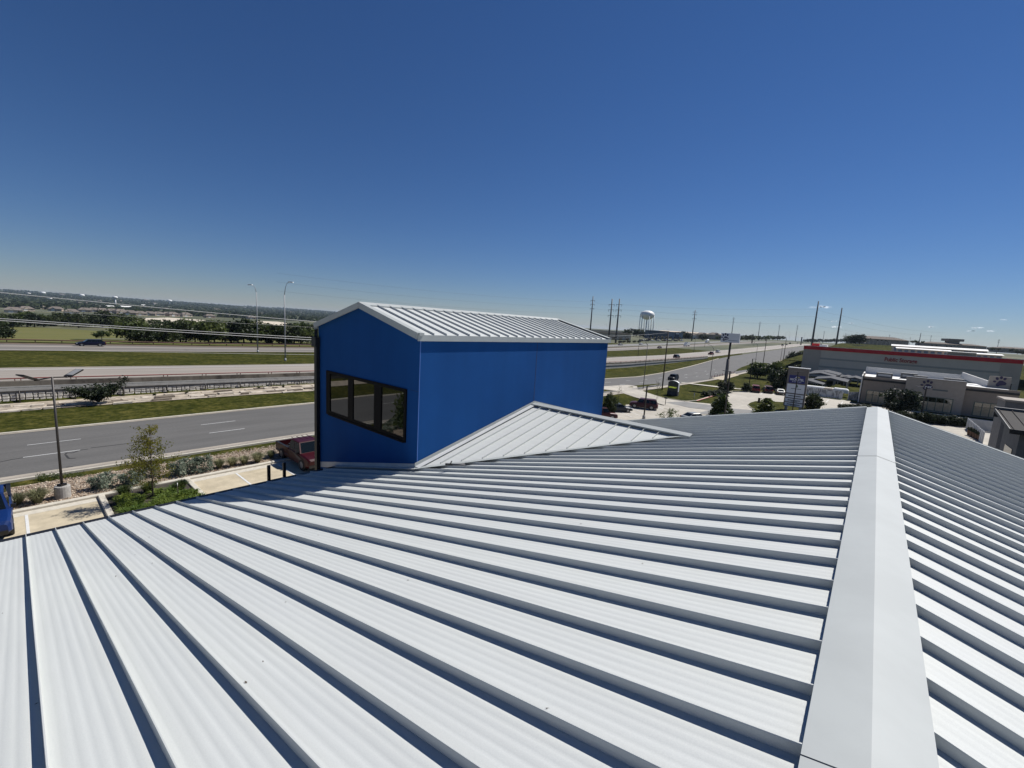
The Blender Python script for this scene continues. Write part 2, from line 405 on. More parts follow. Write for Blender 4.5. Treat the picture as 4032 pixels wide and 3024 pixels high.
# lane dashes: 3 m dash, 11.7 m period, as in the photograph
def dashes(x, y0, y1, ln, per, wd, zf=None, name='lane_dash'):
    m0 = M(); y = y0
    while y < y1:
        secs = [(y+ln*k/3) for k in range(4)]
        for a, b in zip(secs, secs[1:]):
            m0.quad((x-wd/2, a, T(x, a)+.034), (x+wd/2, a, T(x, a)+.034), (x+wd/2, b, T(x, b)+.034), (x-wd/2, b, T(x, b)+.034))
        y += per
    return struct(name, m0, MAT['paint'])
for k in range(7):
    dashes(-47.05, -23.1+11.65*k, -23.0+11.65*k, 3.0, 99, .11); dashes(-50.85, -22.8+11.65*k, -22.7+11.65*k, 3.05, 99, .10)
for k in range(12):
    dashes(-47.0, 62+11.65*k, 62.1+11.65*k, 3.0, 99, .14); dashes(-51, 62+11.65*k, 62.1+11.65*k, 3.0, 99, .14)
mat('tar', (.035, .033, .031), .7)
m = M()
for pts in ([ca(1060, 75), ca(960, 110), ca(880, 110), ca(860, 135)], [ca(870, 140), ca(910, 185), ca(1000, 180)], [ca(1050, 75), ca(1165, 60)], [ca(-20, 235), ca(150, 200), ca(400, 160)], [ca(1200, 45), ca(1500, 10), c4(0, 1100)], [ca(870, 300), ca(965, 292)]):
    P = [onz(p, .028) for p in pts]
    for a, b in zip(P, P[1:]): m.beam(a, b, .11, .006)
struct('road_crack_seal', m, MAT['tar'])
# rock verge in front of the retaining wall, highway lanes, median
HE = [(-200, -72.4), (YF+400, -72.4)]
def ln(x, y0=-200, y1=YF+300): return [(y0, x), (y1, x)]
strip('highway_lanes', ln(-72.2), ln(-91), 'concrete_road', .03, step=5)
strip('highway_lanes', ln(-120.5), ln(-137.5), 'asphalt3', .03, step=5)
strip('highway_shoulder', ln(-119.2), ln(-120.5), 'concrete_road', .04, step=5)
strip('highway_centre_strip', ln(-127.6), ln(-130.2), 'concrete_road', .05, step=5)
strip('highway_shoulder', ln(-134), ln(-137.4), 'brownverge', .055, step=5)
strip('highway_edge_line', ln(-88.2), ln(-88.5), 'paint', .05, step=5)
strip('highway_edge_line', ln(-75.1), ln(-75.35), 'paint', .05, step=5)
strip('outer_frontage_road', ln(-143.5, 130), ln(-157, 130), 'asphalt2', .03, step=5)
strip('field', [(-300, -141), (80, -141)], [(-300, -400), (10, -375), (45, -300), (80, -150)], 'field', .02, step=6)
def gpatch(name, px, mt, off=.06):
    P = [gt(p) for p in px]; return patch(name, [(q.x, q.y) for q in P], mt, off)
#%%PART2
# ================================================================== the building under the camera
SP = .4064; SH = .06
def zsL(x): return 10.358+.25*(x+.016)       # top of the seams, left slope
def zsR(x): return 10.358-.285*(x-.407)
bld = thing('commercial_building', 'low building with pale standing seam metal roof and tall cobalt blue stucco tower', 'building', (0, 0, 0))
def wobble(rn, a=.0011): return rn.uniform(-a, a)
PROF = [(-.0055, 0), (-.0055, .03), (-.0055, .054), (-.0035, SH), (.0035, SH), (.0055, .055), (.0055, .02), (.0055, 0), (.045, 0)]
for _c in (.075, .138, .201, .264, .327): PROF += [(_c-.02, 0), (_c, .0042), (_c+.02, 0)]
PROF += [(SP-.0055, 0)]
def panel_mesh(name, L, slope, seed, sgn, mt='roof', hs=1.0, nseg=9):
    "one roofing pan with its seam; local x runs down the slope (sgn), local y across"
    rn = random.Random(seed); m = M(); K = len(PROF)
    ph = [rn.uniform(0, 6.3) for _ in range(3)]
    for i in range(nseg+1):
        d = L*i/nseg
        for (dy, dz) in PROF:
            wv = 0
            if dz < .01: wv = .0010*math.sin(d*1.3+ph[0])*math.sin(pi*max(0, dy)/SP)+.0004*math.sin(d*3.1+ph[1]+dy*9)
            m.v.append((sgn*d, dy+(.0012*math.sin(d*1.1+ph[2]) if dz > .01 else 0), -slope*d+dz*hs+wv))
    for i in range(nseg):
        for k in range(K-1):
            a = i*K+k; f = (a, a+1, a+K+1, a+K); m.f.append(f if sgn < 0 else f[::-1]); m.s.append(k > 7)
    m.f.append(tuple(nseg*K+k for k in range(8))); m.s.append(False)
    return m.mesh(name, MAT[mt])
XE = -12.52
roofL = M().quad((-.1, -9, zsL(-.1)-.10), (-.1, 14.83, zsL(-.1)-.10), (XE+.05, 14.83, zsL(XE)-.12), (XE+.05, -9, zsL(XE)-.12)).obj('roof', MAT['darkmetal'], bld, label='pale grey standing seam roof slope facing the highway')
roofR = M().quad((.5, 14.6, zsR(.5)-.10), (.5, -9, zsR(.5)-.10), (9.2, -9, zsR(9.2)-.12), (9.2, 14.6, zsR(9.2)-.12)).obj('roof', MAT['darkmetal'], bld, label='pale grey standing seam roof slope facing away from the highway')
var = [panel_mesh('roof_panel', 12.55, .25, 10+i, -1) for i in range(6)]
y = 2.018-SP*26; i = 0
while y < 14.7:
    put('roof_panel', var[i*5 % 6], roofL, (.03, y, zsL(.03)-SH)); y += SP; i += 1
var = [panel_mesh('roof_panel', 9.0, .285, 30+i, 1, nseg=7) for i in range(6)]
y = 2.50-SP*24; i = 0
while y < 14.4:
    put('roof_panel', var[i*5 % 6], roofR, (.36, y, zsR(.36)-SH)); y += SP; i += 1
# ridge cap pieces
def cap_piece(y0, y1, k):
    m = M(); lift = .004*(k % 2)
    xs_ = [(-.016, -.018), (-.016, .004), (.195, .0567), (.407, .004), (.407, -.018)]
    a = [(x, y0, 10.358+z+lift) for x, z in xs_]; b = [(x, y1, 10.358+z+lift) for x, z in xs_]
    m.add(a+b, [(i, i+1, i+6, i+5) for i in range(4)])
    m.add([(x, y1, z-.0018) for x, _, z in a[1:4]]+[(x, y1+.004, z-.0018) for x, _, z in a[1:4]], [(0, 1, 4, 3), (1, 2, 5, 4)])
    return m.obj('ridge_cap', MAT['trim'], bld)
cy = [-7.2, -4.15, -1.1, 1.95, 5.0, 8.08, 11.15, 14.72]
for k, (a, b) in enumerate(zip(cy, cy[1:])): cap_piece(a, b+.003, k)
for (xa, za, xb, zb, ye, nm) in ((-.016, zsL(-.016), XE, zsL(XE), 14.78, 'rake_trim'), (.407, zsR(.407), 9.3, zsR(9.3), 14.5, 'rake_trim')):
    m = M(); m.beam((xa, ye+.05, za-.03), (xb, ye+.05, zb-.03), .13, .075); m.beam((xa, ye+.125, za-.14), (xb, ye+.125, zb-.14), .02, .30); m.obj(nm, MAT['trim'], bld)
m = M(); m.bx(XE-.17, XE-.004, -9, 14.86, zsL(XE)-.24, zsL(XE)-.068); m.obj('gutter', MAT['black'], bld)
m = M(); poly = [(-12.1, 0, 0), (9.0, 0, 0), (9.0, 0, zsR(9)-.3), (.195, 0, 10.15), (-12.1, 0, zsL(-12.1)-.3)]
m.prism([(a, -8.6, c) for a, b, c in poly], (0, 23.0, 0)); m.obj('wall', MAT['stucco2'], bld)
# ------------------------------------------------------------------ tower
TX0, TX1, TY0, TY1 = -13.74, -8.47, 6.53, 16.05; TZ = 11.56; TR = -11.105; TRZ = 12.24
m = M(); m.prism([(TX0, TY0, -.05), (TX1, TY0, -.05), (TX1, TY0, TZ), (TR, TY0, TRZ), (TX0, TY0, TZ)], (0, TY1-TY0, 0)); m.obj('tower_wall', MAT['blue'], bld, label='cobalt blue stucco tower wall')
m = M(); m.bx(TX1-.01, TX1+.003, 11.235, 11.25, 9.2, 11.52); m.bx(TX1-.02, TX1+.002, 11.25, 11.262, 9.2, 11.52); m.obj('control_joint', MAT['blue_joint'], bld)
m = M(); m.bx(TX1-.35, TX1-.02, TY0-.002, TY0+.01, 10.19, 10.2); m.obj('control_joint', MAT['blue_joint'], bld)
m = M(); m.bx(TX1-.012, TX1+.003, TY0-.003, TY0+.012, 8.3, 11.5); m.obj('corner_bead', mat('bead', (.06, .16, .46), .5), bld)
# tower roof
tw = M().prism([(TX1+.03, TY0-.1, TZ+.0), (TR, TY0-.1, TRZ+.035), (TX0-.03, TY0-.1, TZ+.0), (TX0-.03, TY0-.1, TZ-.02), (TR, TY0-.1, TRZ+.012), (TX1+.03, TY0-.1, TZ-.02)], (0, TY1-TY0+.2, 0)).obj('tower_roof', MAT['flash'], bld, label='bright standing seam roof of the blue tower')
TS = (TRZ-TZ)/(TX1-TR); L = TX1+.05-TR
for sg in (1, -1):
    v2 = [panel_mesh('roof_panel', L-.05, TS, 60+i+7*sg, sg, hs=.85, nseg=4) for i in range(4)]
    y = TY0-.02; i = 0
    while y < TY1-.3:
        put('roof_panel', v2[i*3 % 4], tw, (TR+sg*.04, y, TRZ+.045-.04*TS)); y += SP; i += 1
m = M(); a = [(TR-.17, TRZ+.075-.17*TS), (TR, TRZ+.112), (TR+.17, TRZ+.075-.17*TS)]
m.add([(x, TY0-.12, z) for x, z in a]+[(x, TY1+.12, z) for x, z in a], [(0, 1, 4, 3), (1, 2, 5, 4)])
m.beam((TR+.17, TY0-.12, a[2][1]-.01), (TR+.17, TY1+.12, a[2][1]-.01), .008, .028); m.obj('ridge_cap', MAT['trim'], bld)
for sg, xx in ((1, TX1), (-1, TX0)):
    xo = xx+sg*.04
    m = M(); m.bx(min(xo-.0, xo+sg*.02), max(xo, xo+sg*.02), TY0-.12, TY1+.12, TZ-.11, TZ+.04); m.obj('fascia', MAT['trim'], bld)
    for ye in (TY0-.13, TY1+.13):
        m = M(); zt = TRZ+.06
        m.beam((TR, ye, zt-.045), (xo, ye, zt-.045-TS*(abs(xo-TR))), .03, .15)
        m.beam((TR, ye+(.08 if ye < 9 else -.08), zt+.037), (xo-sg*.01, ye+(.08 if ye < 9 else -.08), zt+.037-TS*(abs(xo-TR))), .17, .012); m.obj('rake_trim', MAT['trim'], bld)
m = M(); m.bx(TX1+.02, TX1+.10, TY0-.11, TY0+.03, TZ+.02, TZ+.09); m.obj('corner_cap', MAT['trim'], bld)
# downspout
m = M(); m.bx(TX0-.06, TX0+.10, TY0-.12, TY0-.008, 0, 10.9); m.bx(TX0-.16, TX0+.12, TY0-.16, TY0-.009, 10.9, 11.2); m.beam((TX0-.02, TY0-.07, 11.2), (TX0-.1, TY0-.03, 11.45), .1, .1); m.obj('downspout', MAT['black'], bld)
# window of three panes
WX0, WX1, WZ0, WZ1 = -13.17, -8.95, 8.79, 10.19
win = M()
win.bx(WX0, WX1, TY0-.035, TY0+.01, WZ1-.085, WZ1); win.bx(WX0, WX1, TY0-.035, TY0+.01, WZ0, WZ0+.12)
win.bx(WX0, WX0+.24, TY0-.0351, TY0+.01, WZ0+.12, WZ1-.085); win.bx(WX1-.09, WX1, TY0-.0351, TY0+.01, WZ0+.12, WZ1-.085)
for a, b in ((-11.82, -11.54), (-10.42, -10.07)): win.bx(a, b, TY0-.0352, TY0+.01, WZ0+.12, WZ1-.085)
win = win.obj('window', MAT['frame'], bld)
for k, (a, b) in enumerate(((-12.93, -11.82), (-11.54, -10.42), (-10.07, -9.04))):
    t1 = random.uniform(-.004, .004)
    M().quad((a, TY0-.012, WZ0+.12), (b, TY0-.012-t1, WZ0+.12), (b, TY0-.013, WZ1-.085), (a, TY0-.013+t1, WZ1-.085)).obj('pane', MAT['glass'], win)
M().bx(-13.0, -9.0, TY0-.062, TY0-.036, WZ0-.012, WZ0+.03).obj('sill', MAT['frame'], win)
# base flashing on the gable wall
m = M()
m.prism([(TX1+.02, TY0-.012, zsL(TX1)-.05), (TX0+.12, TY0-.012, zsL(TX0)-.05), (TX0+.12, TY0-.012, zsL(TX0)+.14), (TX1+.02, TY0-.012, zsL(TX1)+.11)], (0, .01, 0))
m.beam((TX1+.02, TY0-.09, zsL(TX1+.02)+.004), (XE, TY0-.09, zsL(XE)+.004), .16, .012); m.obj('base_flashing', MAT['flash'], bld)
# ------------------------------------------------------------------ cricket roof between tower and main slope
A = Vector((TX1+.01, 11.28, 9.37)); B = Vector((-3.35, 10.7, zsL(-3.35)+.0)); Lc = Vector((TX1+.01, 6.45, zsL(TX1)+.01)); Rc = Vector((TX1+.01, 15.9, zsL(TX1)+.01))
crk = M().add([A-Vector((0, 0, .03)), Lc-Vector((0, 0, .03)), B-Vector((0, 0, .03)), Rc-Vector((0, 0, .03))], [(0, 1, 2), (0, 2, 3)]).obj('cricket_roof', MAT['flash'], bld, label='small white metal saddle roof against the blue wall')
def plane_z(P, Q, R_):
    n = (Q-P).cross(R_-P); return lambda x, y: P.z-(n.x*(x-P.x)+n.y*(y-P.y))/n.z
for C_, sg in ((Lc, -1), (Rc, 1)):
    pz = plane_z(A, C_, B)
    yr = lambda x: A.y+(B.y-A.y)*(x-A.x)/(B.x-A.x); yv = lambda x: C_.y+(B.y-C_.y)*(x-C_.x)/(B.x-C_.x)
    x = A.x+.05; k = 0
    while x+SP < B.x-.05:
        m = M(); K = len(PROF)
        for i in range(4):
            for dy, dz in PROF:
                xx = x+dy; t = i/3; yy = yr(xx)+(yv(xx)-yr(xx))*t*.985
                m.v.append((xx, yy, pz(xx, yy)+dz*.8+.001))
        for i in range(3):
            for q in range(K-1):
                a = i*K+q; f = (a, a+K, a+K+1, a+1); m.f.append(f if sg < 0 else f[::-1]); m.s.append(q > 7)
        m.f.append(tuple(3*K+q for q in range(8))); m.s.append(False)
        m.obj('roof_panel', MAT['roof'], crk); x += SP; k += 1
    # valley and wall flashings
    d = (B-C_).normalized(); side = Vector((0, 0, 1)).cross(d).normalized()*(.17 if sg < 0 else -.17)
    P0 = C_+Vector((0, 0, .012)); P1 = B+Vector((0, 0, .012))
    q = [P0+side*.25, P1+side*.1, P1-side, P0-side]
    q = [(v.x, v.y, max(zsL(v.x)+.008, pz(v.x, v.y)+.004) if j < 2 else zsL(v.x)+.008) for j, v in enumerate(q)]
    M().prism(q, (0, 0, .006)).obj('valley_flashing', MAT['trim'], crk)
    M().prism([C_+Vector((.012, 0, -.05)), A+Vector((.012, 0, -.03)), A+Vector((.012, 0, .13)), C_+Vector((.012, 0, .13))], (-.01, 0, 0)).obj('wall_flashing', MAT['trim'], crk)
    M().prism([C_+Vector((.015, 0, .045)), A+Vector((.015, 0, .055)), A+Vector((.17, 0, .055)), C_+Vector((.17, 0, .045))], (0, 0, .006)).obj('wall_flashing', MAT['flash'], crk)
m = M(); n1 = Vector((0, .17, -.045)); n2 = Vector((0, -.17, -.045)); u_ = Vector((0, 0, .085))
A2 = A+Vector((.02, 0, 0)); B2 = B+Vector((.2, -.02, .02))
m.add([A2+n2+u_, A2+u_, A2+n1+u_, B2+n2+u_*.8, B2+u_*.8, B2+n1+u_*.8], [(0, 3, 4, 1), (1, 4, 5, 2)]); m.beam(A2+n2+u_-Vector((0, 0, .012)), B2+n2+u_*.8-Vector((0, 0, .012)), .006, .03); m.obj('ridge_cap', MAT['trim'], crk)
# tools left lying in the valley
def onroof(p, off=0):
    d = ray(p); n = Vector((-.25, 0, 1)); c = 10.358+.25*.016+off; t = (c-n.dot(CAM))/n.dot(d); return CAM+d*t
P = onroof((1790, 1838), .03)
tl = thing('caulking_gun', 'small dark caulking gun with grey tube lying in the roof valley', 'tool', P+Vector((0, 0, .02)), .72)
M().tube([(-.05, 0, .03), (.24, 0, .045)], .026, 10).obj('tube', mat('tubegrey', (.10, .10, .105), .5), tl)
m = M(); m.beam((-.22, 0, .03), (-.05, 0, .03), .05, .04); m.beam((-.13, .01, .03), (-.17, -.1, .05), .025, .02); m.beam((-.10, .01, .05), (-.08, .07, .09), .02, .02); m.obj('handle', MAT['black'], tl)
rn = random.Random(404); m = M()
for i in range(34):
    x = rn.uniform(-9, -.3); y = rn.uniform(-.5, 5.5); z = zsL(x)-SH+.004; q = rn.uniform(.003, .009); a = rn.uniform(0, 6)
    m.add([(x+q*math.cos(a+t*1.57)*(1.8 if t % 2 else .8), y+q*math.sin(a+t*1.57)*(1.8 if t % 2 else .8), z+.002*(t % 2)) for t in range(4)], [(0, 1, 2, 3)])
o = m.obj('grit', MAT['bark'], bld); o['kind'] = 'stuff'
# ladder rails at the eave
Pa = onx(c6(1408, 640), -12.72); Pb = onx(c6(1612, 600), -12.72); zt_ = onx(c6(1408, 445), -12.72).z
lad = thing('roof_ladder', 'dark grey metal ladder rails rising above the eave beside the blue tower', 'ladder', (-12.74, Pa.y, 0))
dy = Pb.y-Pa.y
for yy in (0, dy): M().beam((0, yy, 0), (0, yy, zt_), .06, .075).obj('rail', MAT['bronze'], lad)
z = .4
while z < zt_-.25: M().tube([(0, .0, z), (0, dy, z)], .03, 6).obj('rung', MAT['bronze'], lad); z += .32

# ================================================================== foliage prototypes
def leafcloud(n, pts_fn, size, seed, flat=0., aspect=1.6):
    rn = random.Random(seed); m = M()
    for i in range(n):
        c = Vector(pts_fn(rn)); s = size*rn.uniform(.6, 1.35)
        d = Vector((rn.gauss(0, 1), rn.gauss(0, 1), rn.gauss(0, 1-flat))).normalized(); e = d.orthogonal().normalized()
        e = (Matrix.Rotation(rn.uniform(0, 6.28), 3, d) @ e); f = d.cross(e)
        m.add([c-e*s*.5*aspect, c-f*s*.4, c+e*s*.5*aspect, c+f*s*.4], [(0, 1, 2, 3)])
    return m
def clumps(seed, n, fn, sg):
    rn = random.Random(seed); cs = [(Vector(fn(rn)), rn.uniform(.6, 1.3)) for _ in range(n)]
    def pick(r):
        c, k = r.choice(cs); return c+Vector((r.gauss(0, sg*k), r.gauss(0, sg*k), r.gauss(0, sg*k*.75)))
    return pick
def ellip(rx, rz, zc, lo=.55, flatb=.0):
    def f(r):
        while True:
            v = Vector((r.uniform(-1, 1), r.uniform(-1, 1), r.uniform(-1, 1)))
            if lo < v.length < 1 and v.z > -1+flatb: return (v.x*rx, v.y*rx, zc+v.z*rz)
    return f
def cone(r0, z0, z1):
    def f(r):
        t = r.random()**1.5; a = r.uniform(0, 6.28); q = r0*(1-t)*r.uniform(.45, 1)
        return (q*math.cos(a), q*math.sin(a), z0+(z1-z0)*t)
    return f
def trunk_mesh(h, r, crown_z, spread, seed, nl=6, multi=1):
    rn = random.Random(seed); m = M()
    for q in range(multi):
        a0 = rn.uniform(0, 6.28); off = .0 if multi == 1 else .5*spread
        tip = Vector((off*math.cos(a0)*.7, off*math.sin(a0)*.7, h))
        m.tube([(0, 0, -.1), tip*.35+Vector((rn.gauss(0, .03*h), rn.gauss(0, .03*h), 0)), tip*.7, tip], [r, r*.75, r*.5, r*.15], 7)
        for i in range(nl):
            t = rn.uniform(crown_z, .85); b = tip*t; a = rn.uniform(0, 6.28); l = spread*rn.uniform(.5, .95)
            e = b+Vector((math.cos(a)*l, math.sin(a)*l, l*.55)); mid = (b+e)/2+Vector((0, 0, -.06*l))
            m.tube([b, mid, e], [r*.4, r*.25, r*.08], 5)
    return m
PROTO = {}
def proto(kind, crown, trunk, lm): PROTO[kind] = (crown.mesh('crown', MAT[lm]), trunk.mesh('trunk', MAT['bark']))
# unit size: height 1
for i in range(4):
    proto('oak%d' % i, leafcloud(1500, clumps(i+1, 34, ellip(.50+.05*i, .40, .58, .5), .085), .075, i+5), trunk_mesh(.85, .035, .3, .4, i, 7), 'leaf_oak')
    proto('mid%d' % i, leafcloud(1500, clumps(i+21, 30, ellip(.46+.06*i, .38, .60, .5), .09), .075, i+25), trunk_mesh(.85, .03, .3, .38, i+9, 7), 'leaf_mid')
    proto('light%d' % i, leafcloud(1300, clumps(i+31, 26, ellip(.44+.05*i, .38, .60, .45), .10), .072, i+35), trunk_mesh(.85, .03, .3, .36, i+19, 7), 'leaf_light')
    proto('dark%d' % i, leafcloud(1600, clumps(i+41, 34, ellip(.52, .44, .53, .5), .085), .074, i+45), trunk_mesh(.8, .035, .25, .4, i+29, 7), 'leaf_dark')
proto('cypress0', leafcloud(3200, clumps(71, 80, cone(.40, .10, .98), .055), .065, 71), trunk_mesh(.95, .025, .15, .25, 71, 16), 'leaf_mid')
proto('cypress1', leafcloud(2600, clumps(72, 60, cone(.46, .10, .95), .06), .07, 72), trunk_mesh(.95, .025, .15, .28, 72, 16), 'leaf_mid')
proto('round0', leafcloud(3400, clumps(73, 60, ellip(.50, .46, .52, .45), .075), .065, 73), trunk_mesh(.8, .03, .15, .4, 73, 9), 'leaf_oak')
proto('round1', leafcloud(3000, clumps(74, 60, ellip(.62, .46, .52, .45), .08), .068, 74), trunk_mesh(.8, .03, .15, .5, 74, 9, 3), 'leaf_mid')
proto('round2', leafcloud(3000, clumps(75, 60, ellip(.55, .48, .5, .45), .08), .068, 75), trunk_mesh(.8, .03, .15, .45, 75, 9, 2), 'leaf_dark')
proto('sparse', leafcloud(240, clumps(76, 40, ellip(.30, .42, .55, .2), .05), .025, 76), trunk_mesh(1.0, .014, .25, .28, 76, 16), 'leaf_oak')
proto('young', leafcloud(800, clumps(77, 46, ellip(.36, .36, .60, .2), .05), .035, 77), trunk_mesh(1.0, .016, .25, .34, 77, 14), 'leaf_mid')
def tree(kind, name, label, loc, h, wd=1., rz=None, group=None, cat='tree'):
    o = thing(name, label, cat, loc, random.uniform(0, 6.28) if rz is None else rz, group); o.scale = (h*wd, h*wd, h)
    c, t = PROTO[kind]; put('crown', c, o); put('trunk', t, o); return o
#%%
# ================================================================== car park and planting below the eave
YA, YB = -30, 60
patch_pts = [(-34.9, YA), (-34.9, 22), (-12, 22), (-12, YA)]
m = M()
for (x0, x1, y0, y1) in ((-34.9, -12, YA, 3.05), (-34.9, -12, 7.45, 26), (-29.4, -12, 3.05, 7.45)): m.quad((x0, y0, .01), (x1, y0, .01), (x1, y1, .01), (x0, y1, .01))
struct('car_park', m, MAT['concrete'])
strip('mulch_bed', [(YA, -35.0), (18, -35.0)], [(YA, -39.6), (0, -39.9), (18, -39.0)], 'mulch', .05)
kerb('kerb', [(-35.05, YA), (-35.05, 3.0)], .34, .15); kerb('kerb', [(-35.05, 3.0), (-35.05, 24)], .34, .15)
struct('apron_strip', M().quad((-34.87, YA, .016), (-34.25, YA, .016), (-34.25, 3.0, .016), (-34.87, 3.0, .016)), MAT['kerb'])
struct('apron_strip', M().quad((-34.87, 7.5, .016), (-34.25, 7.5, .016), (-34.25, 24, .016), (-34.87, 24, .016)), MAT['kerb'])
kerb('kerb', [(-34.9, 3.1), (-29.6, 3.1), (-29.4, 3.4), (-29.4, 7.1), (-29.6, 7.4), (-34.9, 7.4)], .3, .16)
struct('planting_bed', M().quad((-34.9, 3.2, .06), (-29.5, 3.2, .06), (-29.5, 7.3, .06), (-34.9, 7.3, .06)), MAT['soil'])
for yy in (-8.7, -5.8, -2.85, .05, 10.2, 13.1, 16.0): struct('bay_line', M().quad((-34.3, yy-.06, .022), (-29.2, yy-.06, .022), (-29.2, yy+.06, .022), (-34.3, yy+.06, .022)), MAT['paint'])
rn = random.Random(5)
for mt, n in (('chip', 3600), ('chip2', 2400)):
    m = M()
    for i in range(n):
        x = rn.uniform(-39.75, -35.3); y = rn.uniform(-12, 17.5); s = rn.uniform(.035, .10); c = Vector((x, y, .055+s*.2))
        vs = [c+Vector((rn.uniform(-1, 1), rn.uniform(-1, 1), rn.uniform(.1, .6)))*s for _ in range(4)]
        vs[0] = c+Vector((s, .4*s, 0)); vs[1] = c+Vector((-s, .6*s, .1*s)); vs[2] = c+Vector((0, -s, 0)); vs[3] = c+Vector((0, 0, s*.7))
        m.add(vs, [(0, 1, 3), (1, 2, 3), (2, 0, 3)])
    o = m.obj('gravel', MAT[mt]); o['kind'] = 'stuff'; o['label'] = 'tan river gravel and stones covering the planting bed'; o['category'] = 'gravel'
# plants
def dome(n, rx, rz, size, seed): return leafcloud(n, clumps(seed, 26, ellip(rx, rz, rz*.75, .45), .11*rx/.6), size, seed, aspect=2.2)
SAGE = [dome(1100, .62, .55, .085, s).mesh('foliage', MAT['leaf_sage']) for s in (81, 82, 83)]
def sage(p, sc, label):
    B_ = onz(p, .06); o = thing('sage_shrub', label, 'shrub', B_, random.uniform(0, 6), 'silvery shrubs in the gravel bed'); o.scale = (sc,)*3
    put('foliage', random.choice(SAGE), o); M().tube([(0, 0, -.05), (.05, .02, .5)], [.04, .015], 6).obj('stem', MAT['bark'], o)
sage(ca(1360, 575), 1.0, 'round silver-green shrub beside the concrete lamp base'); sage(ca(1745, 525), 1.0, 'round silver-green shrub behind the young willow-like tree')
sage(c6(250, 560), 1.1, 'silver-green shrub behind the planting bed corner beside a taller twin'); sage(c6(530, 520), 1.15, 'tall silver-green shrub next to the first tuft grass'); sage(ca(1985, 420), .85, 'silver-green shrub hidden behind the young tree')
def grass_mesh(n, h, spread, seed, mt, w=.012):
    rn = random.Random(seed); m = M()
    for i in range(n):
        a = rn.uniform(0, 6.28); l = h*rn.uniform(.65, 1.1); s = spread*rn.random()**.7; b = Vector((math.cos(a), math.sin(a), 0))*rn.uniform(0, .12)
        d = Vector((math.cos(a), math.sin(a), 0)); sd_ = Vector((-d.y, d.x, 0))*w
        p0 = b; p1 = b+d*s*.45+Vector((0, 0, l*.65)); p2 = b+d*s+Vector((0, 0, l*(.95-.35*s/spread)))
        m.add([p0-sd_, p0+sd_, p1+sd_*.8, p1-sd_*.8, p2], [(0, 1, 2, 3), (3, 2, 4)])
    return m.mesh('blades', MAT[mt])
GR = [grass_mesh(520, .85, .62, s, 'leaf_grassy') for s in (91, 92, 93)]; GD = [grass_mesh(420, .75, .6, s, 'leaf_mid') for s in (94, 95)]
def tuft(p, sc, label, lib=GR, grp='ornamental tuft grasses'):
    o = put('tuft_grass', random.choice(lib), None, onz(p, .05), random.uniform(0, 6), label=label, category='grass', group=grp); o.scale = (sc,)*3; return o
tuft(ca(235, 800), 1.0, 'pale tuft grass beside the blue pickup mirror'); tuft(ca(500, 775), 1.25, 'large pale tuft grass left of the concrete lamp base')
for p, sc, l in ((c6(750, 480), 1.0, 'pale tuft grass next to the tall silver shrub'), (c6(920, 455), 1.0, 'pale tuft grass second from the tall silver shrub'), (c6(1080, 430), .95, 'pale tuft grass third from the tall silver shrub'), (c6(1255, 405), 1.15, 'wide pale tuft grass beside the kerb end'), (c6(1435, 345), .9, 'pale tuft grass beside the red pickup tail')): tuft(p, sc, l)
tuft(ca(1640, 690), 1.1, 'dark green tuft grass in the planting bed behind the white marker', GD); tuft(ca(1960, 640), 1.2, 'dark green tuft grass behind the young tree trunk', GD); tuft(c6(250, 760), 1.0, 'dark green tuft grass near the bed corner', GD)
def strap_mesh(seed):
    return grass_mesh(60, .34, .34, seed, 'leaf_ground', .022)
ST = [strap_mesh(s) for s in (101, 102, 103)]
for i in range(70):
    x = random.uniform(-33.4, -29.8); y = 3.6+3.5*random.random()
    if abs(y-5.1) < .35 and x < -31.9: continue
    o = put('strap_leaf_plant', random.choice(ST), None, (x, y, .06), random.uniform(0, 6), label='bright green strap-leaf plant carpeting the planting bed by the car park', category='plant', group='strap-leaf plants in the bed'); k = random.uniform(1.0, 1.7); o.scale = (k, k, k)
for p, sc, l in ((ca(650, 455), .7, 'low dark green shrub on the grass verge left of the lamp post'), (ca(985, 432), .55, 'low dark green shrub on the grass verge right of the lamp post')):
    o = put('low_shrub', dome(500, .9, .3, .08, 111).mesh('foliage', MAT['leaf_mid']), None, onz(p, 0), 0, label=l, category='shrub'); o.scale = (sc,)*3
# young tree in the island
Bt = onz(ca(2022, 742), .06); ht = top(c3(2085, 915), Bt).z-.06
yt = thing('young_tree', 'thin young tree with feathery yellow-green leaves in the planting bed', 'tree', Bt); 
rn = random.Random(12); m = M(); lf = M()
m.tube([(0, 0, -.1), (.02, .01, ht*.3), (-.03, .02, ht*.62), (.1, .08, ht)], [.045, .038, .025, .006], 7); tips = []
for i in range(64):
    t = rn.uniform(.22, .97); a = rn.uniform(0, 6.28); l = ht*(.09+.26*(1-t)**.8)*rn.uniform(.6, 1.15); b = Vector((.0, .0, t*ht))
    e = b+Vector((math.cos(a)*l, math.sin(a)*l, l*.75)); m.tube([b, (b+e)/2+Vector((0, 0, .08*l)), e], [.012, .008, .003], 4)
    nl = int(60*(.45+.75*(1-t)))
    for k in range(nl):
        u = rn.uniform(.25, 1.05); c = b+(e-b)*u+Vector((rn.gauss(0, .10), rn.gauss(0, .10), rn.gauss(-.05, .10))); s = rn.uniform(.04, .075)
        d = Vector((rn.gauss(0, 1), rn.gauss(0, 1), rn.gauss(0, 1))).normalized()*s; q = d.orthogonal().normalized()*s*.55
        lf.add([c-d, c-q, c+d, c+q], [(0, 1, 2, 3)])
m.obj('trunk', MAT['bark'], yt); lf.obj('crown', MAT['leaf_yellow'], yt)
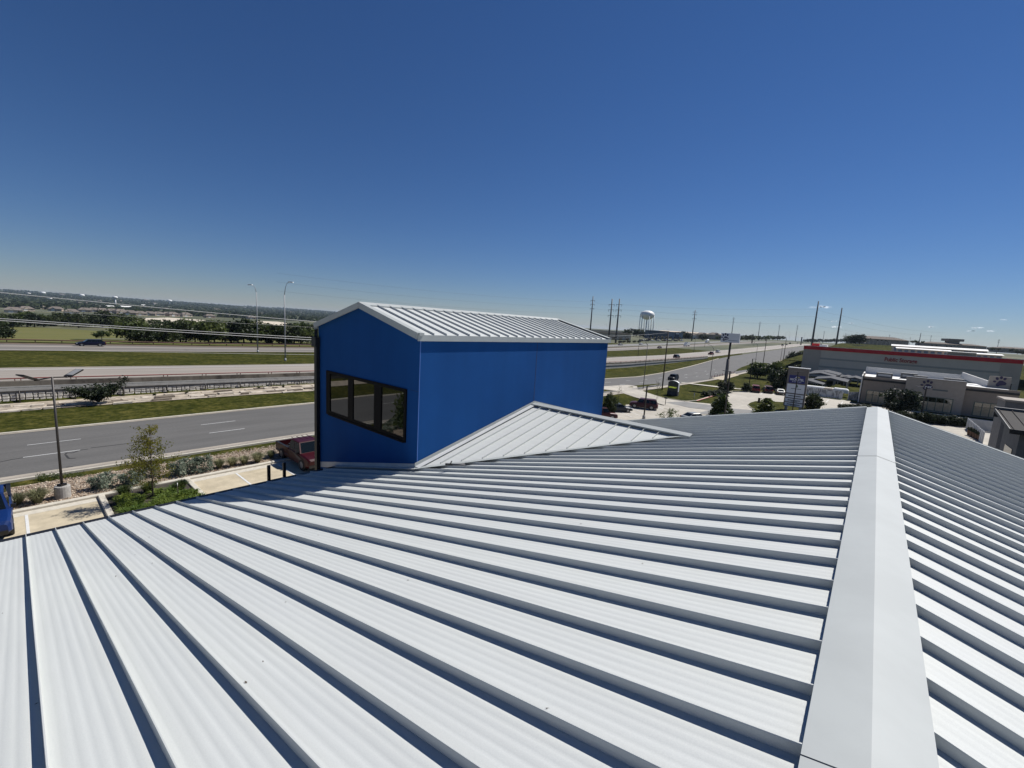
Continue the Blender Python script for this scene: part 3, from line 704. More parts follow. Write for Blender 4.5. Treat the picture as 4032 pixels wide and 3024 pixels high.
for p, z, l in ((ca(1748, 670), .55, 'short white marker stake in the planting bed'), (c6(205, 890), 1.05, 'thin tree stake with white tip at the bed edge')):
    B_ = onz(p, .05); o = thing('marker_stake', l, 'stake', B_); M().tube([(0, 0, 0), (0, 0, z*.8)], .018, 6).obj('stake', MAT['bark' if z > .8 else 'white'], o); M().tube([(0, 0, z*.8), (0, 0, z)], .02, 6).obj('tip', MAT['white'], o)
for k, (x, y, sc) in enumerate(((-38.4, -13.2, 1.2), (-37.2, -15.4, 1.1), (-38.6, -17.0, 1.3), (-36.8, -11.2, 1.0), (-37.6, -19.5, 1.2))):
    o = thing('sage_shrub', 'silver-green shrub mirrored in the tower window panes', 'shrub', (x, y, .05), k, 'shrubs mirrored in the tower window'); o.scale = (sc,)*3; put('foliage', SAGE[k % 3], o)
tree('mid1', 'reflected_tree', 'leafy tree mirrored in the middle pane of the tower window', (-34.6, -12.4, .05), 4.6, .6)
# twin head car park lamp
LB = Vector((-36.05, 1.56, .05))
lp = thing('car_park_lamp', 'twin head car park lamp on a round concrete base', 'lamp post', LB, .62)
m = M(); m.tube([(0, 0, -.1), (0, 0, .70), (0, 0, .74)], [.36, .355, .335], 20, sm=False); m.obj('base', MAT['pole_concrete'], lp)
m = M(); m.box((0, 0, .80), (.30, .30, .12)); m.obj('base_cover', MAT['bronze'], lp)
HT = 7.32; m = M(); m.tube([(0, 0, .74), (0, 0, HT)], [.065, .05], 10); m.obj('pole', mat('lp', (.055, .05, .047), .5, .3), lp)
for sg in (-1, 1):
    u = Vector((0, sg, 0)); a0 = Vector((0, 0, HT-.03)); a1 = a0+u*.75+Vector((0, 0, -.06)); m = M(); m.beam(a0, a1, .06, .06); m.tube([a1-u*.05, a1+u*.12], .05, 8); m.obj('arm', MAT['bronze'], lp)
    d = (u*.86+Vector((0, 0, .42))).normalized(); m = M(); h0 = a1+d*.05; m.beam(h0, h0+d*.8, .5, .06); hd = m.obj('lamp_head', MAT['bronze'], lp)
    nrm = Vector((1, 0, 0)).cross(d)*sg; nrm = nrm if nrm.z > 0 else -nrm
    m = M(); c0 = h0+d*.14+nrm*.034; c1_ = h0+d*.78+nrm*.034; m.beam(c0, c1_, .40, .012); m.obj('heat_sink', MAT['lampglass'], hd)

# ================================================================== vehicles
def inset(q, l, r, t, b, off):
    "q = bottom-left, bottom-right, top-right, top-left"
    q = [Vector(v) for v in q]; n = (q[1]-q[0]).cross(q[3]-q[0]).normalized()
    f = lambda u, v: (q[0]*(1-u)+q[1]*u)*(1-v)+(q[3]*(1-u)+q[2]*u)*v+n*off
    return [f(l, b), f(1-r, b), f(1-r, 1-t), f(l, 1-t)]
KIND = {
 # L, W, H, belt, stations (x from front 0..1, ztop, halfwidth factor), greenhouse (xfb, xft, xrt, xrb), wheel centres, radius, pillars
 'sedan': (4.85, 1.88, 1.45, .93, [(0, .62, .80), (.03, .72, .92), (.12, .84, .99), (.30, .93, 1), (.5, .95, 1), (.8, .97, 1), (.93, .95, .97), (.985, .88, .90), (1, .70, .84)], (.27, .42, .72, .90), (.19, .79), .34),
 'wagon': (4.75, 1.86, 1.50, .95, [(0, .62, .80), (.03, .74, .92), (.12, .88, .99), (.30, .96, 1), (.5, .98, 1), (.8, 1.0, 1), (.93, .98, .98), (.985, .95, .94), (1, .70, .90)], (.26, .40, .84, .975), (.19, .79), .34),
 'suv': (5.1, 2.0, 1.88, 1.12, [(0, .80, .82), (.03, .95, .94), (.10, 1.05, .99), (.28, 1.12, 1), (.5, 1.14, 1), (.8, 1.15, 1), (.95, 1.15, .98), (.985, 1.12, .95), (1, .80, .92)], (.25, .35, .90, .975), (.19, .79), .40),
 'pickup': (5.85, 2.02, 1.92, 1.15, [(0, .86, .84), (.02, 1.0, .95), (.07, 1.08, .99), (.24, 1.16, 1), (.4, 1.18, 1), (.585, 1.18, 1), (.59, .72, 1), (.99, .72, .99), (1, .70, .98)], (.235, .33, .565, .59), (.165, .79), .42),
}
def car(name, label, kind, colr, loc, rz, cat=None, group=None, black_trim=False, scale=1.0):
    L, W, H, belt, st, gh, wc, wr = KIND[kind]; hw_ = W/2; o = thing(name, label, cat or ('pickup' if kind == 'pickup' else 'car'), loc, rz, group); o.scale = (scale,)*3
    body = MAT[colr]; X = lambda f: L/2-f*L
    secs = []
    for f, zt, wf in st:
        zl = .26 if .02 < f < .98 else .34; a = hw_*wf; x = X(f)
        secs.append([(x, -a*.86, zl), (x, -a, zl+.14), (x, -a*1.0, zl+(zt-zl)*.62), (x, -a*.965, zt-.07), (x, -a*.86, zt), (x, a*.86, zt), (x, a*.965, zt-.07), (x, a, zl+(zt-zl)*.62), (x, a, zl+.14), (x, a*.86, zl)])
    b = M().loft(secs, sm=False).obj('body', body, o)
    xs4 = [X(q) for q in gh]; wb = hw_*.93; wt = hw_*.76; zb = belt+(.02 if kind != 'pickup' else .03)-.03; zt = H
    Q = lambda s: [(xs4[0], s*wb, zb), (xs4[1], s*wt, zt-.03), (xs4[2], s*wt, zt-.03), (xs4[3], s*wb, zb)]
    A_, B_ = Q(-1), Q(1)
    cab = M(); cab.add(A_+B_, [(0, 3, 2, 1), (4, 5, 6, 7), (0, 1, 5, 4), (3, 7, 6, 2)])
    x1, x2 = xs4[1], xs4[2]
    cab.loft([[(x1, -wt, zt-.03), (x1-.06, -wt*.9, zt), (x1-.06, wt*.9, zt), (x1, wt, zt-.03)], [(x2, -wt, zt-.03), (x2+.06, -wt*.9, zt), (x2+.06, wt*.9, zt), (x2, wt, zt-.03)]], sm=False)
    cab.obj('cabin', body, o)
    gl = MAT['carglass']
    M().quad(*inset([B_[0], A_[0], A_[1], B_[1]][::1], .06, .06, .06, .04, -.008)[::1]).obj('windshield', gl, o)
    M().quad(*inset([A_[3], B_[3], B_[2], A_[2]], .08, .08, .10, .12, -.008)).obj('rear_window', gl, o)
    M().quad(*inset([B_[0], A_[0], A_[1], B_[1]], .06, .06, .06, .04, .008)).obj('windshield', gl, o) if False else None
    for s, q in ((-1, A_), (1, B_)):
        n = 3 if kind in ('suv', 'wagon') else 2
        for i in range(n):
            u0, u1 = i/n, (i+1)/n
            bl = Vector(q[3]).lerp(Vector(q[0]), u0); br = Vector(q[3]).lerp(Vector(q[0]), u1); tl_ = Vector(q[2]).lerp(Vector(q[1]), u0); tr_ = Vector(q[2]).lerp(Vector(q[1]), u1)
            M().quad(*inset([bl, br, tr_, tl_], .07, .05, .10, .10, .008 if s < 0 else -.008)).obj('side_window', gl, o)
        M().box((xs4[0]-.28, s*(hw_+.06), belt+.06), (.12, .20, .15)).obj('mirror', MAT['black'] if kind == 'pickup' else body, o)
        M().box((L/2-.10-L*.02, s*hw_*.70, belt*.70), (.16, hw_*.42, .16)).obj('headlight', MAT['lightlens'], o)
        M().box((-L/2+.05, s*hw_*.82, belt*.80), (.13, hw_*.25, .26)).obj('taillight', MAT['taillens'], o)
    for f in wc:
        for s in (-1, 1):
            x = X(f); m = M(); m.tube([(x, s*(hw_-.20), wr), (x, s*(hw_+.012), wr)], wr*1.16, 16); m.obj('wheel_arch', MAT['black'], o)
            m = M(); m.tube([(x, s*(hw_-.18), wr), (x, s*(hw_+.02), wr)], wr, 16); wl = m.obj('wheel', MAT['tyre'], o)
            m = M(); m.tube([(x, s*(hw_+.018), wr), (x, s*(hw_+.028), wr)], wr*.62, 12); m.obj('rim', MAT['rim'], wl)
    M().box((L/2-.05, 0, .44), (.14, W*.84, .22)).obj('bumper', MAT['black'], o); M().box((-L/2+.04, 0, .46), (.12, W*.86, .22)).obj('bumper', MAT['black'], o)
    M().box((L/2-.03, 0, belt*.66), (.06, W*.46, .2)).obj('grille', MAT['black'], o)
    if kind == 'pickup':
        x0, x1 = X(.60), X(1.0); tp = 1.18
        bd = M()
        for s in (-1, 1): bd.bx(x1+.02, x0, s*(hw_-.10)-.08, s*(hw_-.10)+.08, .70, tp)
        bd.bx(x1, x1+.09, -hw_*.9, hw_*.9, .70, tp-.01); bd.obj('bed_side', body, o)
        M().bx(x1+.09, x0, -hw_+.18, hw_-.18, .70, .735).obj('bed_floor', MAT['black'], o)
        for s in (-1, 1): M().bx(x1+.02, x0, s*(hw_-.10)-.085, s*(hw_-.10)+.085, tp, tp+.02).obj('bed_rail', MAT['black'], o)
    return o
# red pickup by the tower, blue pickup at the other side, both nose to the building
rp = car('pickup_truck', 'dark red pickup with grey side graphics parked beside the blue tower', 'pickup', 'p_red', (-34.0, 14.9, .02), 0)
for s in (-1,):
    M().prism([(2.0, s*1.022, .86), (1.25, s*1.022, 1.02), (.15, s*1.022, 1.12), (.9, s*1.022, .90), (1.35, s*1.022, .74), (1.75, s*1.022, .70)], (0, s*.004, 0)).obj('side_graphic', MAT['graphic'], rp)
for i, (a, b_, c, d) in enumerate(((-1.2, -.4, .5, .35), (-1.5, .35, .6, .4), (-2.0, -.1, .4, .3))): M().box((a, b_, .735+d/2), (c, c*.9, d)).obj('cargo_box', MAT['darkmetal'], rp)
for k in range(4): M().box((-.25, -.6+.4*k, 1.925), (1.15, .05, .02)).obj('roof_rib', MAT['p_red'], rp)
bp_ = car('pickup_truck', 'bright blue pickup with black mirror parked by the tuft grasses', 'pickup', 'p_blue', (-34.0, -1.42, .02), 0)
# ================================================================== retaining wall with highway parapet
wallY = (-40, 252)
rw = thing('retaining_wall', 'stone faced retaining wall under the highway parapet with rust red rail', 'wall', (XW, 0, 0))
def wsec(name, mt, lo, hi, x0, x1, y0, y1, step=6):
    n = int((y1-y0)/step); secs = []
    for i in range(n+1):
        y = y0+(y1-y0)*i/n; h = hw(y); zl = (h+lo) if lo is not None else corr(y)-.4; zh = h+hi
        secs.append([(x0, y, zl), (x1, y, zl), (x1, y, zh), (x0, y, zh)])
    return M().loft(secs, sm=False).obj(name, MAT[mt], rw)
wsec('wall_core', 'mortar', None, -.50, -.35, .30, -40, 62)
wsec('wall_core', 'coping', None, -.50, -.35, .30, 62, 252)
wsec('ledge', 'ledge', -.55, -.3, -.3, .32, -40, 252); wsec('coping', 'coping', -.3, .0, -.3, .42, -40, 252); wsec('shadow_joint', 'mortar', .0, .05, -.3, .28, -40, 252); wsec('parapet_base', 'coping', .05, .2, -.3, .34, -40, 252); wsec('parapet', 'barrier', .2, .75, -.28, .30, -40, 252)  # dark strip between coping and parapet base paints in the joint's shadow
# ashlar stones
rn = random.Random(17); um = []
for k in range(4):
    m = M(); b_ = .06; e = [rn.uniform(-.06, .06) for _ in range(8)]
    o_ = [(0, -.5+e[0]*.5, -.5+e[1]*.5), (0, .5+e[2]*.5, -.5+e[3]*.5), (0, .5+e[4]*.5, .5+e[5]*.5), (0, -.5+e[6]*.5, .5+e[7]*.5)]
    i_ = [(.5+e[j], p[1]*.84, p[2]*.84) for j, p in enumerate(o_)]
    m.add(o_+i_, [(4, 5, 6, 7)]+[(j, (j+1) % 4, (j+1) % 4+4, j+4) for j in range(4)]); um.append(m.mesh('stone', MAT['stone']))
ns = 0; y = -6.0
def stone(y, z, wd, ht):
    o = put('stone', rn.choice(um), rw, (.30, y, z)); o.scale = (rn.uniform(.07, .12), wd-.075, ht-.07)
y = -7.0
while y < 38:
    wd = rn.uniform(.75, 1.25); zb = corr(y)+.0; zt = hw(y)-.56; z = zb; H_ = zt-zb
    pat = rn.choice((0, 1, 2))
    if H_ < .3: break
    if pat == 0: rows = [1.]
    elif pat == 1: rows = [.42, .58]
    else: rows = [.33, .36, .31]
    rows = [.5*q for q in rows]+[.5*q for q in rn.choice(([1.], [.5, .5], [.6, .4]))]
    for q in rows:
        h_ = H_*q/sum(rows)
        if h_ > .34 and rn.random() < .6: cuts = [.0, rn.uniform(.35, .65), 1.]
        else: cuts = rn.choice(([0, 1.], [0, rn.uniform(.4, .6), 1.]))
        for a, b in zip(cuts, cuts[1:]): stone(y+wd*(a+b)/2, z+h_/2, wd*(b-a), h_); ns += 1
        z += h_
    y += wd
print('stones', ns)
y = -38.2
while y < 250:
    h = hw(y)
    for dy in (-.22, .22): M().box((0, y+dy, h+.875), (.09, .07, .25)).obj('rail_post', MAT['rust'], rw)
    if y < 60: M().tube([(.46, y, corr(y)-.05), (.46, y, h-.3)], .06, 6).obj('drain_pipe', MAT['darkmetal'], rw)
    y += 4.3
pts = [(0, yy, hw(yy)+1.02) for yy in np.arange(-40, 252.1, 6)]
M().tube(pts, .075, 6).obj('rail', MAT['rust'], rw)
# limestone ledges at the foot
zb_ = lambda x, y: corr(y)+.12*sms(66.5, 71.2, -x)
strip('rock_verge', [(-40, -66.4), (0, -67.0), (33, -65.0), (48, -67), (60, -70)], [(-40, -71.3), (60, -71.3)], 'rockverge', .015, zf=zb_)
lm = []
for k in range(5):
    m = M(); e = lambda: rn.uniform(-.09, .09)
    a = [(-.5+e(), -.5+e(), 0), (.5+e(), -.5+e(), 0), (.5+e(), .5+e(), 0), (-.5+e(), .5+e(), 0)]; a += [(p[0]*.93, p[1]*.97, 1+e()) for p in a]
    m.add(a, [(4, 5, 6, 7), (0, 1, 5, 4), (1, 2, 6, 5), (2, 3, 7, 6), (3, 0, 4, 7)]); lm.append((m.mesh('ledge_stone', MAT['rock']), m.mesh('ledge_stone', MAT['rockdark'])))
led = thing('stone_ledges', 'pale limestone ledges stepped below the retaining wall', 'rocks', (-69, 0, 0))
for xr, wv in ((-66.9, .5), (-67.7, .6), (-68.5, .7), (-69.4, .6)):
    y = -9
    while y < 46:
        l = rn.uniform(.5, 2.4); ht_ = rn.uniform(.06, .26); x = xr+rn.uniform(-.3, .3)+(1.4*sms(8, 33, y) if xr > -69 else 0)
        if rn.random() < .8:
            o = put('ledge_stone', rn.choice(lm)[0 if rn.random() < .72 else 1], led, (x+69, y+l/2, zb_(x, y)-.02), rn.uniform(-.06, .06)); o.scale = (wv*rn.uniform(.7, 1.3), l*.96, ht_)
        y += l+rn.choice((0, 0, .1, .5))
# dark juniper growing from the ledges
Bj = onz(c3(1300, 610), .25); 
jn = thing('juniper_bush', 'dark spreading juniper bush growing out of the stone ledges', 'bush', Bj)
rn2 = random.Random(31); arms = []
for a, l, e in ((.2, 1.9, .55), (1.2, 1.5, .8), (2.2, 1.4, .9), (3.1, 2.0, .55), (4.2, 1.6, .6), (5.2, 1.6, .7), (1.57, 2.4, .75), (4.71, 2.3, .5), (0, .2, 3)):
    arms.append(Vector((math.cos(a)*l*.75, math.sin(a)*l, l*e*1.25)))
def jp(r):
    v = r.choice(arms)*r.uniform(.25, 1.05); return v+Vector((r.gauss(0, .24), r.gauss(0, .3), .2+r.gauss(0, .2)))
leafcloud(4200, jp, .14, 32, aspect=2).obj('foliage', MAT['leaf_dark'], jn)
m = M()
for v in arms: m.tube([(0, 0, 0), v*.5+Vector((0, 0, .1)), v], [.09, .05, .02], 5)
m.obj('branches', MAT['bark'], jn)
for k, yy in enumerate((11.8, 15.2, 24.0, 27.5)):
    o = put('low_tuft', grass_mesh(120, .4, .3, 120+k, 'leaf_dark', .02), None, (-69.6, yy, zb_(-69.6, yy)), 0, label='small dark weed tuft rooted in the stone ledges', category='weed', group='weeds on the ledges')
# ================================================================== highway furniture on the left
def hw_lamp(B_, P_top, P_knee, label, side, grp=None):
    H_ = P_top.z-B_.z; o = thing('highway_lamp', label, 'street lamp', B_, 0, grp); k = P_knee.z-B_.z
    M().tube([(0, 0, -.2), (0, 0, .5)], .22, 10).obj('base', MAT['galv'], o); M().tube([(0, 0, .3), (0, 0, k)], [.15, .085], 10).obj('pole', MAT['galv'], o)
    M().tube([(0, 0, k-.2), (side[0]*.4, side[1]*.4, k+(H_-k)*.55), (side[0]*1.0, side[1]*1.0, H_-.25), (side[0]*1.7, side[1]*1.7, H_-.05)], [.075, .06, .05, .045], 8).obj('arm', MAT['galv'], o)
    d = Vector((side[0], side[1], 0)); M().beam(d*1.5+Vector((0, 0, H_)), d*3.1+Vector((0, 0, H_-.02)), .42, .2).obj('lamp_head', MAT['white'], o); return o
B_ = gt(c2(1257, 1128)); hw_lamp(B_, top(c2(1195, 247), B_), top(c2(1237, 340), B_), 'tall galvanised highway lamp at the far edge of the grass median', (-.5, -.42))
B_ = gt(c2(1620, 1240)); hw_lamp(B_, top(c2(1655, 210), B_), top(c2(1606, 370), B_), 'tall galvanised highway lamp at the near edge of the grass median', (.42, .42))
P = gt(c1(1200, 1052)); car('station_wagon', 'dark navy car driving on the far highway lanes', 'wagon', 'p_navy', (P.x, P.y, T(P.x, P.y)+.04), -pi/2, cat='car')
gr = thing('guard_rail', 'rusty brown guard rail between the far highway lanes and the field', 'guard rail', (-139.2, 0, 0))
pts = [(0, yy, T(-139.2, yy)+.62) for yy in np.arange(-60, 140.1, 8)]; M().tube(pts, .15, 6).obj('rail', MAT['guard'], gr)
for yy in np.arange(-20, 92, 4): M().box((0, yy, T(-139.2, yy)+.3), (.14, .14, .6)).obj('post', MAT['guard'], gr)
# overhead wires along the frontage road
XC = -40.2
def wire(p0, p1, end, label, r=.017):
    a = onx(p0, XC); b = onx(p1, XC); pts = [(a.y, a.z), (b.y, b.z), end]
    co = np.polyfit([q[0] for q in pts], [q[1] for q in pts], 2)
    P = [(XC, y, float(np.polyval(co, y))) for y in np.linspace(-42, end[0], 44)]
    o = M().tube(P, r, 5, cap=False).obj('overhead_wire', MAT['cable']); o['label'] = label; o['category'] = 'wire'
UB = gt(r4(1225, 683)); UT = top(r1(1293, 690), UB)
XC = UB.x
wire((0, 1152), (1248, 1267), (UB.y, UT.z-.2), 'highest overhead wire running along the frontage road', .019)
wire((0, 1254.5), (1248, 1331), (UB.y, UT.z-3.0), 'upper of two close overhead wires crossing the highway view', .020)
wire((0, 1262), (1248, 1339.5), (UB.y, UT.z-3.3), 'lower of two close overhead wires crossing the highway view', .022)
wire((60, 1218), (1215, 1288), (UB.y, UT.z-1.2), 'thin faint overhead wire between the highest wire and the close pair', .006)
wire((640, 1387), (1248, 1397), (UB.y, UT.z-5.8), 'lowest overhead wire seen against the grass median', .011)
# ================================================================== trees, houses and bare ground beyond the field
def px_tree(fn, bx, by, tp, kind, name, label, group, wd=None):
    B_ = gt(fn(bx, by)); T_ = top(fn(bx, tp), B_); h = max(2.5, T_.z-B_.z); return tree(kind, name, label, B_, h*1.04, wd or random.uniform(1., 1.3), None, group)
rn = random.Random(41)
G1 = 'trees lining the far side of the highway'
x = -430
while x < 2030:
    k = rn.choice(('oak', 'oak', 'dark', 'mid'))+str(rn.randint(0, 3)); dens = 1
    by = 1000+.012*(x+430)+rn.uniform(-14, 8); tp = (770 if x < 900 else 760)+rn.uniform(-60, 40)+(40 if x > 1700 else 0)
    px_tree(c2, x, by, tp, k, 'roadside_tree', {'oak': 'dense olive green tree in the row along the far guard rail', 'dark': 'very dark green tree in the row along the far guard rail', 'mid': 'fresh green tree in the row along the far guard rail'}[k[:-1]], G1, rn.uniform(1.0, 1.25)); x += rn.uniform(75, 115)
x = -380
while x < 2030:
    k = rn.choice(('light', 'mid', 'mid', 'oak'))+str(rn.randint(0, 3)); px_tree(c2, x, 900+rn.uniform(-20, 20), (730 if 300 < x < 1150 else 790)+rn.uniform(-30, 30), k, 'roadside_tree', 'lighter green tree rising behind the dark row along the far guard rail', 'lighter trees behind the row', rn.uniform(1.1, 1.4)); x += rn.uniform(110, 160)
x = -60
while x < 1620:
    k = rn.choice(('dark', 'oak', 'oak', 'mid'))+str(rn.randint(0, 3)); px_tree(c1, x, 795+rn.uniform(-12, 14), 630+rn.uniform(-35, 40), k, 'wood_edge_tree', {'oak': 'olive green tree at the wood edge behind the mown field', 'dark': 'very dark tree at the wood edge behind the mown field', 'mid': 'fresh green tree at the wood edge behind the mown field'}[k[:-1]], 'trees behind the mown field', rn.uniform(1.1, 1.4)); x += rn.uniform(75, 120)
for bx, by, tp, k in ((-10, 960, 760, 'oak1'), (70, 950, 800, 'dark2'), (1800, 830, 650, 'mid1'), (1350, 965, 905, 'mid2'), (1730, 930, 860, 'oak2'), (1720, 845, 760, 'oak0')):
    px_tree(c1, bx, by, tp, k, 'field_tree', 'lone tree standing on the mown field', 'lone trees on the field')
x = -60
while x < 2250:
    k = rn.choice(('dark', 'oak', 'oak', 'mid'))+str(rn.randint(0, 3))
    if x > 1530 and rn.random() < .8: x += 80; continue
    px_tree(c1, x, 705+.04*x+rn.uniform(-18, 10), 628+.03*x+rn.uniform(-12, 20), k, 'wood_tree', 'dark green tree in the wood between field and houses', 'trees between field and houses', rn.uniform(1.1, 1.5)); x += rn.uniform(60, 100)
x = 0
while x < 2040:
    k = rn.choice(('dark', 'oak', 'mid'))+str(rn.randint(0, 3))
    if x < 560 or 1150 < x < 1640: x += 90; continue
    px_tree(c2, x, 745+.03*x+rn.uniform(-16, 10), 690+.03*x+rn.uniform(-14, 20), k, 'wood_tree', 'dark green tree near the houses beyond the roadside row', 'trees near the houses', rn.uniform(1.1, 1.5)); x += rn.uniform(85, 140)
gpatch('bare_earth', [c1(1560, 735), c1(1580, 690), c1(1720, 685), c1(2212, 672), c2(560, 705), c2(600, 722), c2(0, 765), c1(1900, 770)], 'bare')
gpatch('bare_earth', [c2(1180, 745), c2(1230, 715), c2(1500, 725), c2(1650, 740), c2(1640, 780), c2(1480, 772)], 'bare')
HOUSE = {}
def house_protos():
    for k, (wm, rm) in enumerate((('brickwall', 'shingle'), ('tanwall', 'shingle'), ('whitewall', 'darkroof'))):
        wl = M().prism([(-6, -7, 0), (6, -7, 0), (6, -7, 3.4), (-6, -7, 3.4)], (0, 14, 0)); 
        rf = M(); rf.add([(-6.6, -7.6, 3.3), (6.6, -7.6, 3.3), (6.6, 7.6, 3.3), (-6.6, 7.6, 3.3), (0, -3.6, 6.6), (0, 3.6, 6.6)], [(0, 1, 4), (1, 2, 5, 4), (2, 3, 5), (3, 0, 4, 5)])
        rf.add([(6.7, -4.2, 3.2), (6.7, 1.2, 3.2), (6.7, -1.5, 5.4), (1.5, -1.5, 5.4), (3.5, -4.2, 3.3), (3.5, 1.2, 3.3)], [(0, 2, 3, 4), (2, 1, 5, 3)])
        gb = M().add([(6.62, -4.0, 3.2), (6.62, 1.0, 3.2), (6.62, -1.5, 5.2)], [(0, 1, 2)])
        HOUSE[k] = (wl.mesh('wall', MAT[wm]), rf.mesh('roof', MAT[rm]), gb.mesh('gable', MAT['tanwall']))
    wn = M(); wn.box((6.02, 4, 1.9), (.1, 1.6, 1.3)); HOUSE['w'] = wn.mesh('window', MAT['glass']); dr = M(); dr.box((6.02, -2, 1.3), (.1, 3.6, 2.4)); HOUSE['d'] = dr.mesh('garage_door', MAT['whitewall'])
house_protos()
def house(P, rz, k, label, sc, group):
    o = thing('house', label, 'house', P, rz, group); o.scale = (sc,)*3; wl, rf, gb = HOUSE[k]
    put('wall', wl, o); put('roof', rf, o); put('gable', gb, o); put('window', HOUSE['w'], o); put('garage_door', HOUSE['d'], o)
HG = 'houses of the estate beyond the wood'
for fn, bx, by, k, sc in ((c1, 180, 610, 1, 1.), (c1, 340, 585, 0, 1.), (c1, 545, 560, 0, .95), (c1, 740, 585, 0, 1.1), (c1, 900, 570, 0, .95), (c1, 950, 625, 1, 1.), (c1, 1120, 600, 0, 1.15), (c1, 1240, 600, 0, 1.2), (c1, 1350, 605, 0, 1.2), (c1, 1480, 612, 0, 1.2), (c1, 1590, 622, 0, 1.25), (c1, 1720, 640, 0, 1.2), (c1, 1850, 645, 1, 1.1), (c1, 1980, 645, 0, 1.1), (c1, 2090, 648, 1, 1.1), (c1, 2200, 650, 0, 1.1),
                          (c2, 130, 655, 0, 1.2), (c2, 300, 660, 1, 1.2), (c2, 620, 675, 0, 1.1), (c2, 840, 655, 0, 1.), (c2, 1170, 690, 0, 1.1), (c2, 1340, 650, 2, 1.), (c2, 1560, 700, 0, 1.1), (c2, 1690, 705, 0, 1.15), (c2, 1820, 700, 1, 1.1), (c2, 1980, 690, 2, 1.)):
    P = gt(fn(bx, by)); house(P, rn.choice((0, .1, -.25, .3)), k, {0: 'low brick house with brown shingle roof in the estate beyond the wood', 1: 'tan house with brown shingle roof in the estate beyond the wood', 2: 'white house with dark roof in the estate beyond the wood'}[k], sc*1.25, HG)
# the wooded valley to the skyline: nobody could count it
def wood(name, label, n, rng, seed, size, mt):
    rn = random.Random(seed); m = M()
    for i in range(n):
        x, y = rng(rn); D = math.hypot(x, y); s = size(D, rn); z = T(x, y)
        for q in range(5):
            c = Vector((x+rn.gauss(0, s*.55), y+rn.gauss(0, s*.55), z+s*rn.uniform(.25, .85))); a = s*rn.uniform(.45, .8)
            d = Vector((rn.gauss(0, 1), rn.gauss(0, 1), rn.gauss(.4, .6))).normalized(); e = d.orthogonal().normalized(); f = d.cross(e)
            m.add([c-e*a, c-f*a*.8, c+e*a, c+f*a*.8], [(0, 1, 2, 3)])
    o = m.obj(name, MAT[mt]); o['kind'] = 'stuff'; o['label'] = label; o['category'] = 'wood'
def rngL(lo, hi, a0, a1):
    def f(r):
        D = lo*(hi/lo)**r.random(); a = math.radians(r.uniform(a0, a1)); return (-D*math.cos(a), D*math.sin(a))
    return f
wood('distant_wood', 'wooded valley stretching to the hills', 13000, rngL(1420, 8300, -4, 34), 51, lambda D, r: r.uniform(5, 8.5)*(1+D/5000), 'leaf_oak')
wood('distant_wood', 'paler tree cover in the valley toward the hills', 6000, rngL(1440, 8300, -4, 34), 52, lambda D, r: r.uniform(4, 7.5)*(1+D/5000), 'leaf_mid')
rn = random.Random(61)
for i in range(26):
    D = 1700*(4.4**rn.random()); a = math.radians(rn.uniform(-1, 24)); x, y = -D*math.cos(a), D*math.sin(a); s = .8+D/5000
    o = thing('distant_building', 'pale building among trees in the far valley', 'building', (x, y, T(x, y)), rn.uniform(0, 1.5), 'pale buildings scattered in the valley')
    wd = rn.uniform(12, 30)*s; dp = rn.uniform(10, 16)*s; hh = rn.uniform(6, 9)*s
    M().box((0, 0, hh/2), (dp, wd, hh)).obj('wall', MAT[rn.choice(('whitewall', 'tanwall', 'whitewall'))], o); M().prism([(-dp/2-1, -wd/2-1, hh), (dp/2+1, -wd/2-1, hh), (0, -wd/2-1, hh+3*s)], (0, wd+2, 0)).obj('roof', MAT[rn.choice(('whiteroof', 'shingle', 'shingle'))], o)
for p, hh in ((c1(565, 340), 34), (c1(1520, 400), 42), (c2(92, 445), 30), (c1(1080, 372), 26)):
    P = dep(p, 1900 if hh > 40 else 3800); z0 = T(P.x, P.y); s = 1900/1900 if hh > 40 else 2
    o = thing('water_tank', 'small pale water tank on the far skyline', 'water tower', (P.x, P.y, z0), 0, 'small tanks on the skyline'); zz = P.z-z0
    M().tube([(0, 0, 0), (0, 0, zz-5*s)], 2.2*s, 8).obj('stem', MAT['tank'], o); M().tube([(0, 0, zz-6*s), (0, 0, zz-4*s), (0, 0, zz+1*s), (0, 0, zz+3*s)], [3*s, 9*s, 9*s, 3*s], 14).obj('tank', MAT['tank'], o)
#%%
# ================================================================== neighbouring lots to the right of the tower
def gp2(name, px, mt, off=.03, z=None):
    P = [onz(p, -2.4) for p in px]; m = M(); m.add([(q.x, q.y, T(q.x, q.y)+off) for q in P], [tuple(range(len(P)))]); return struct(name, m, MAT[mt])
mat('lotconc', (.42, .385, .325), .88, var=.12, scale=.9, detail=8, bump=.06, bscale=12)
mixmul(MAT['lotconc'], .12, (.85, .85, .84), (1.05, 1.05, 1.05))
m = M()
for x0, x1, y0, y1 in ((-36, -24, 44, 62), (-36, -24, 62, 74), (-24, 8, 44, 62), (-24, -3.5, 62, 97), (-31, -24, 74, 95), (-3.5, 42, 62, 135), (-14, -3.5, 106, 139)): m.quad((x0, y0, lot(y0)+.02), (x1, y0, lot(y0)+.02), (x1, y1, lot(y1)+.02), (x0, y1, lot(y1)+.02))
struct('neighbour_car_park', m, MAT['lotconc'])
gp2('neighbour_car_park', [r4(590, 945), r4(1140, 935), r4(1370, 985), r4(2070, 930), r5(560, 605), r5(820, 605), r5(1320, 640), r5(1640, 640), r5(1640, 760), r5(1340, 755), r5(1340, 900), r4(1140, 1240), r4(590, 1240)], 'lotconc', .024)
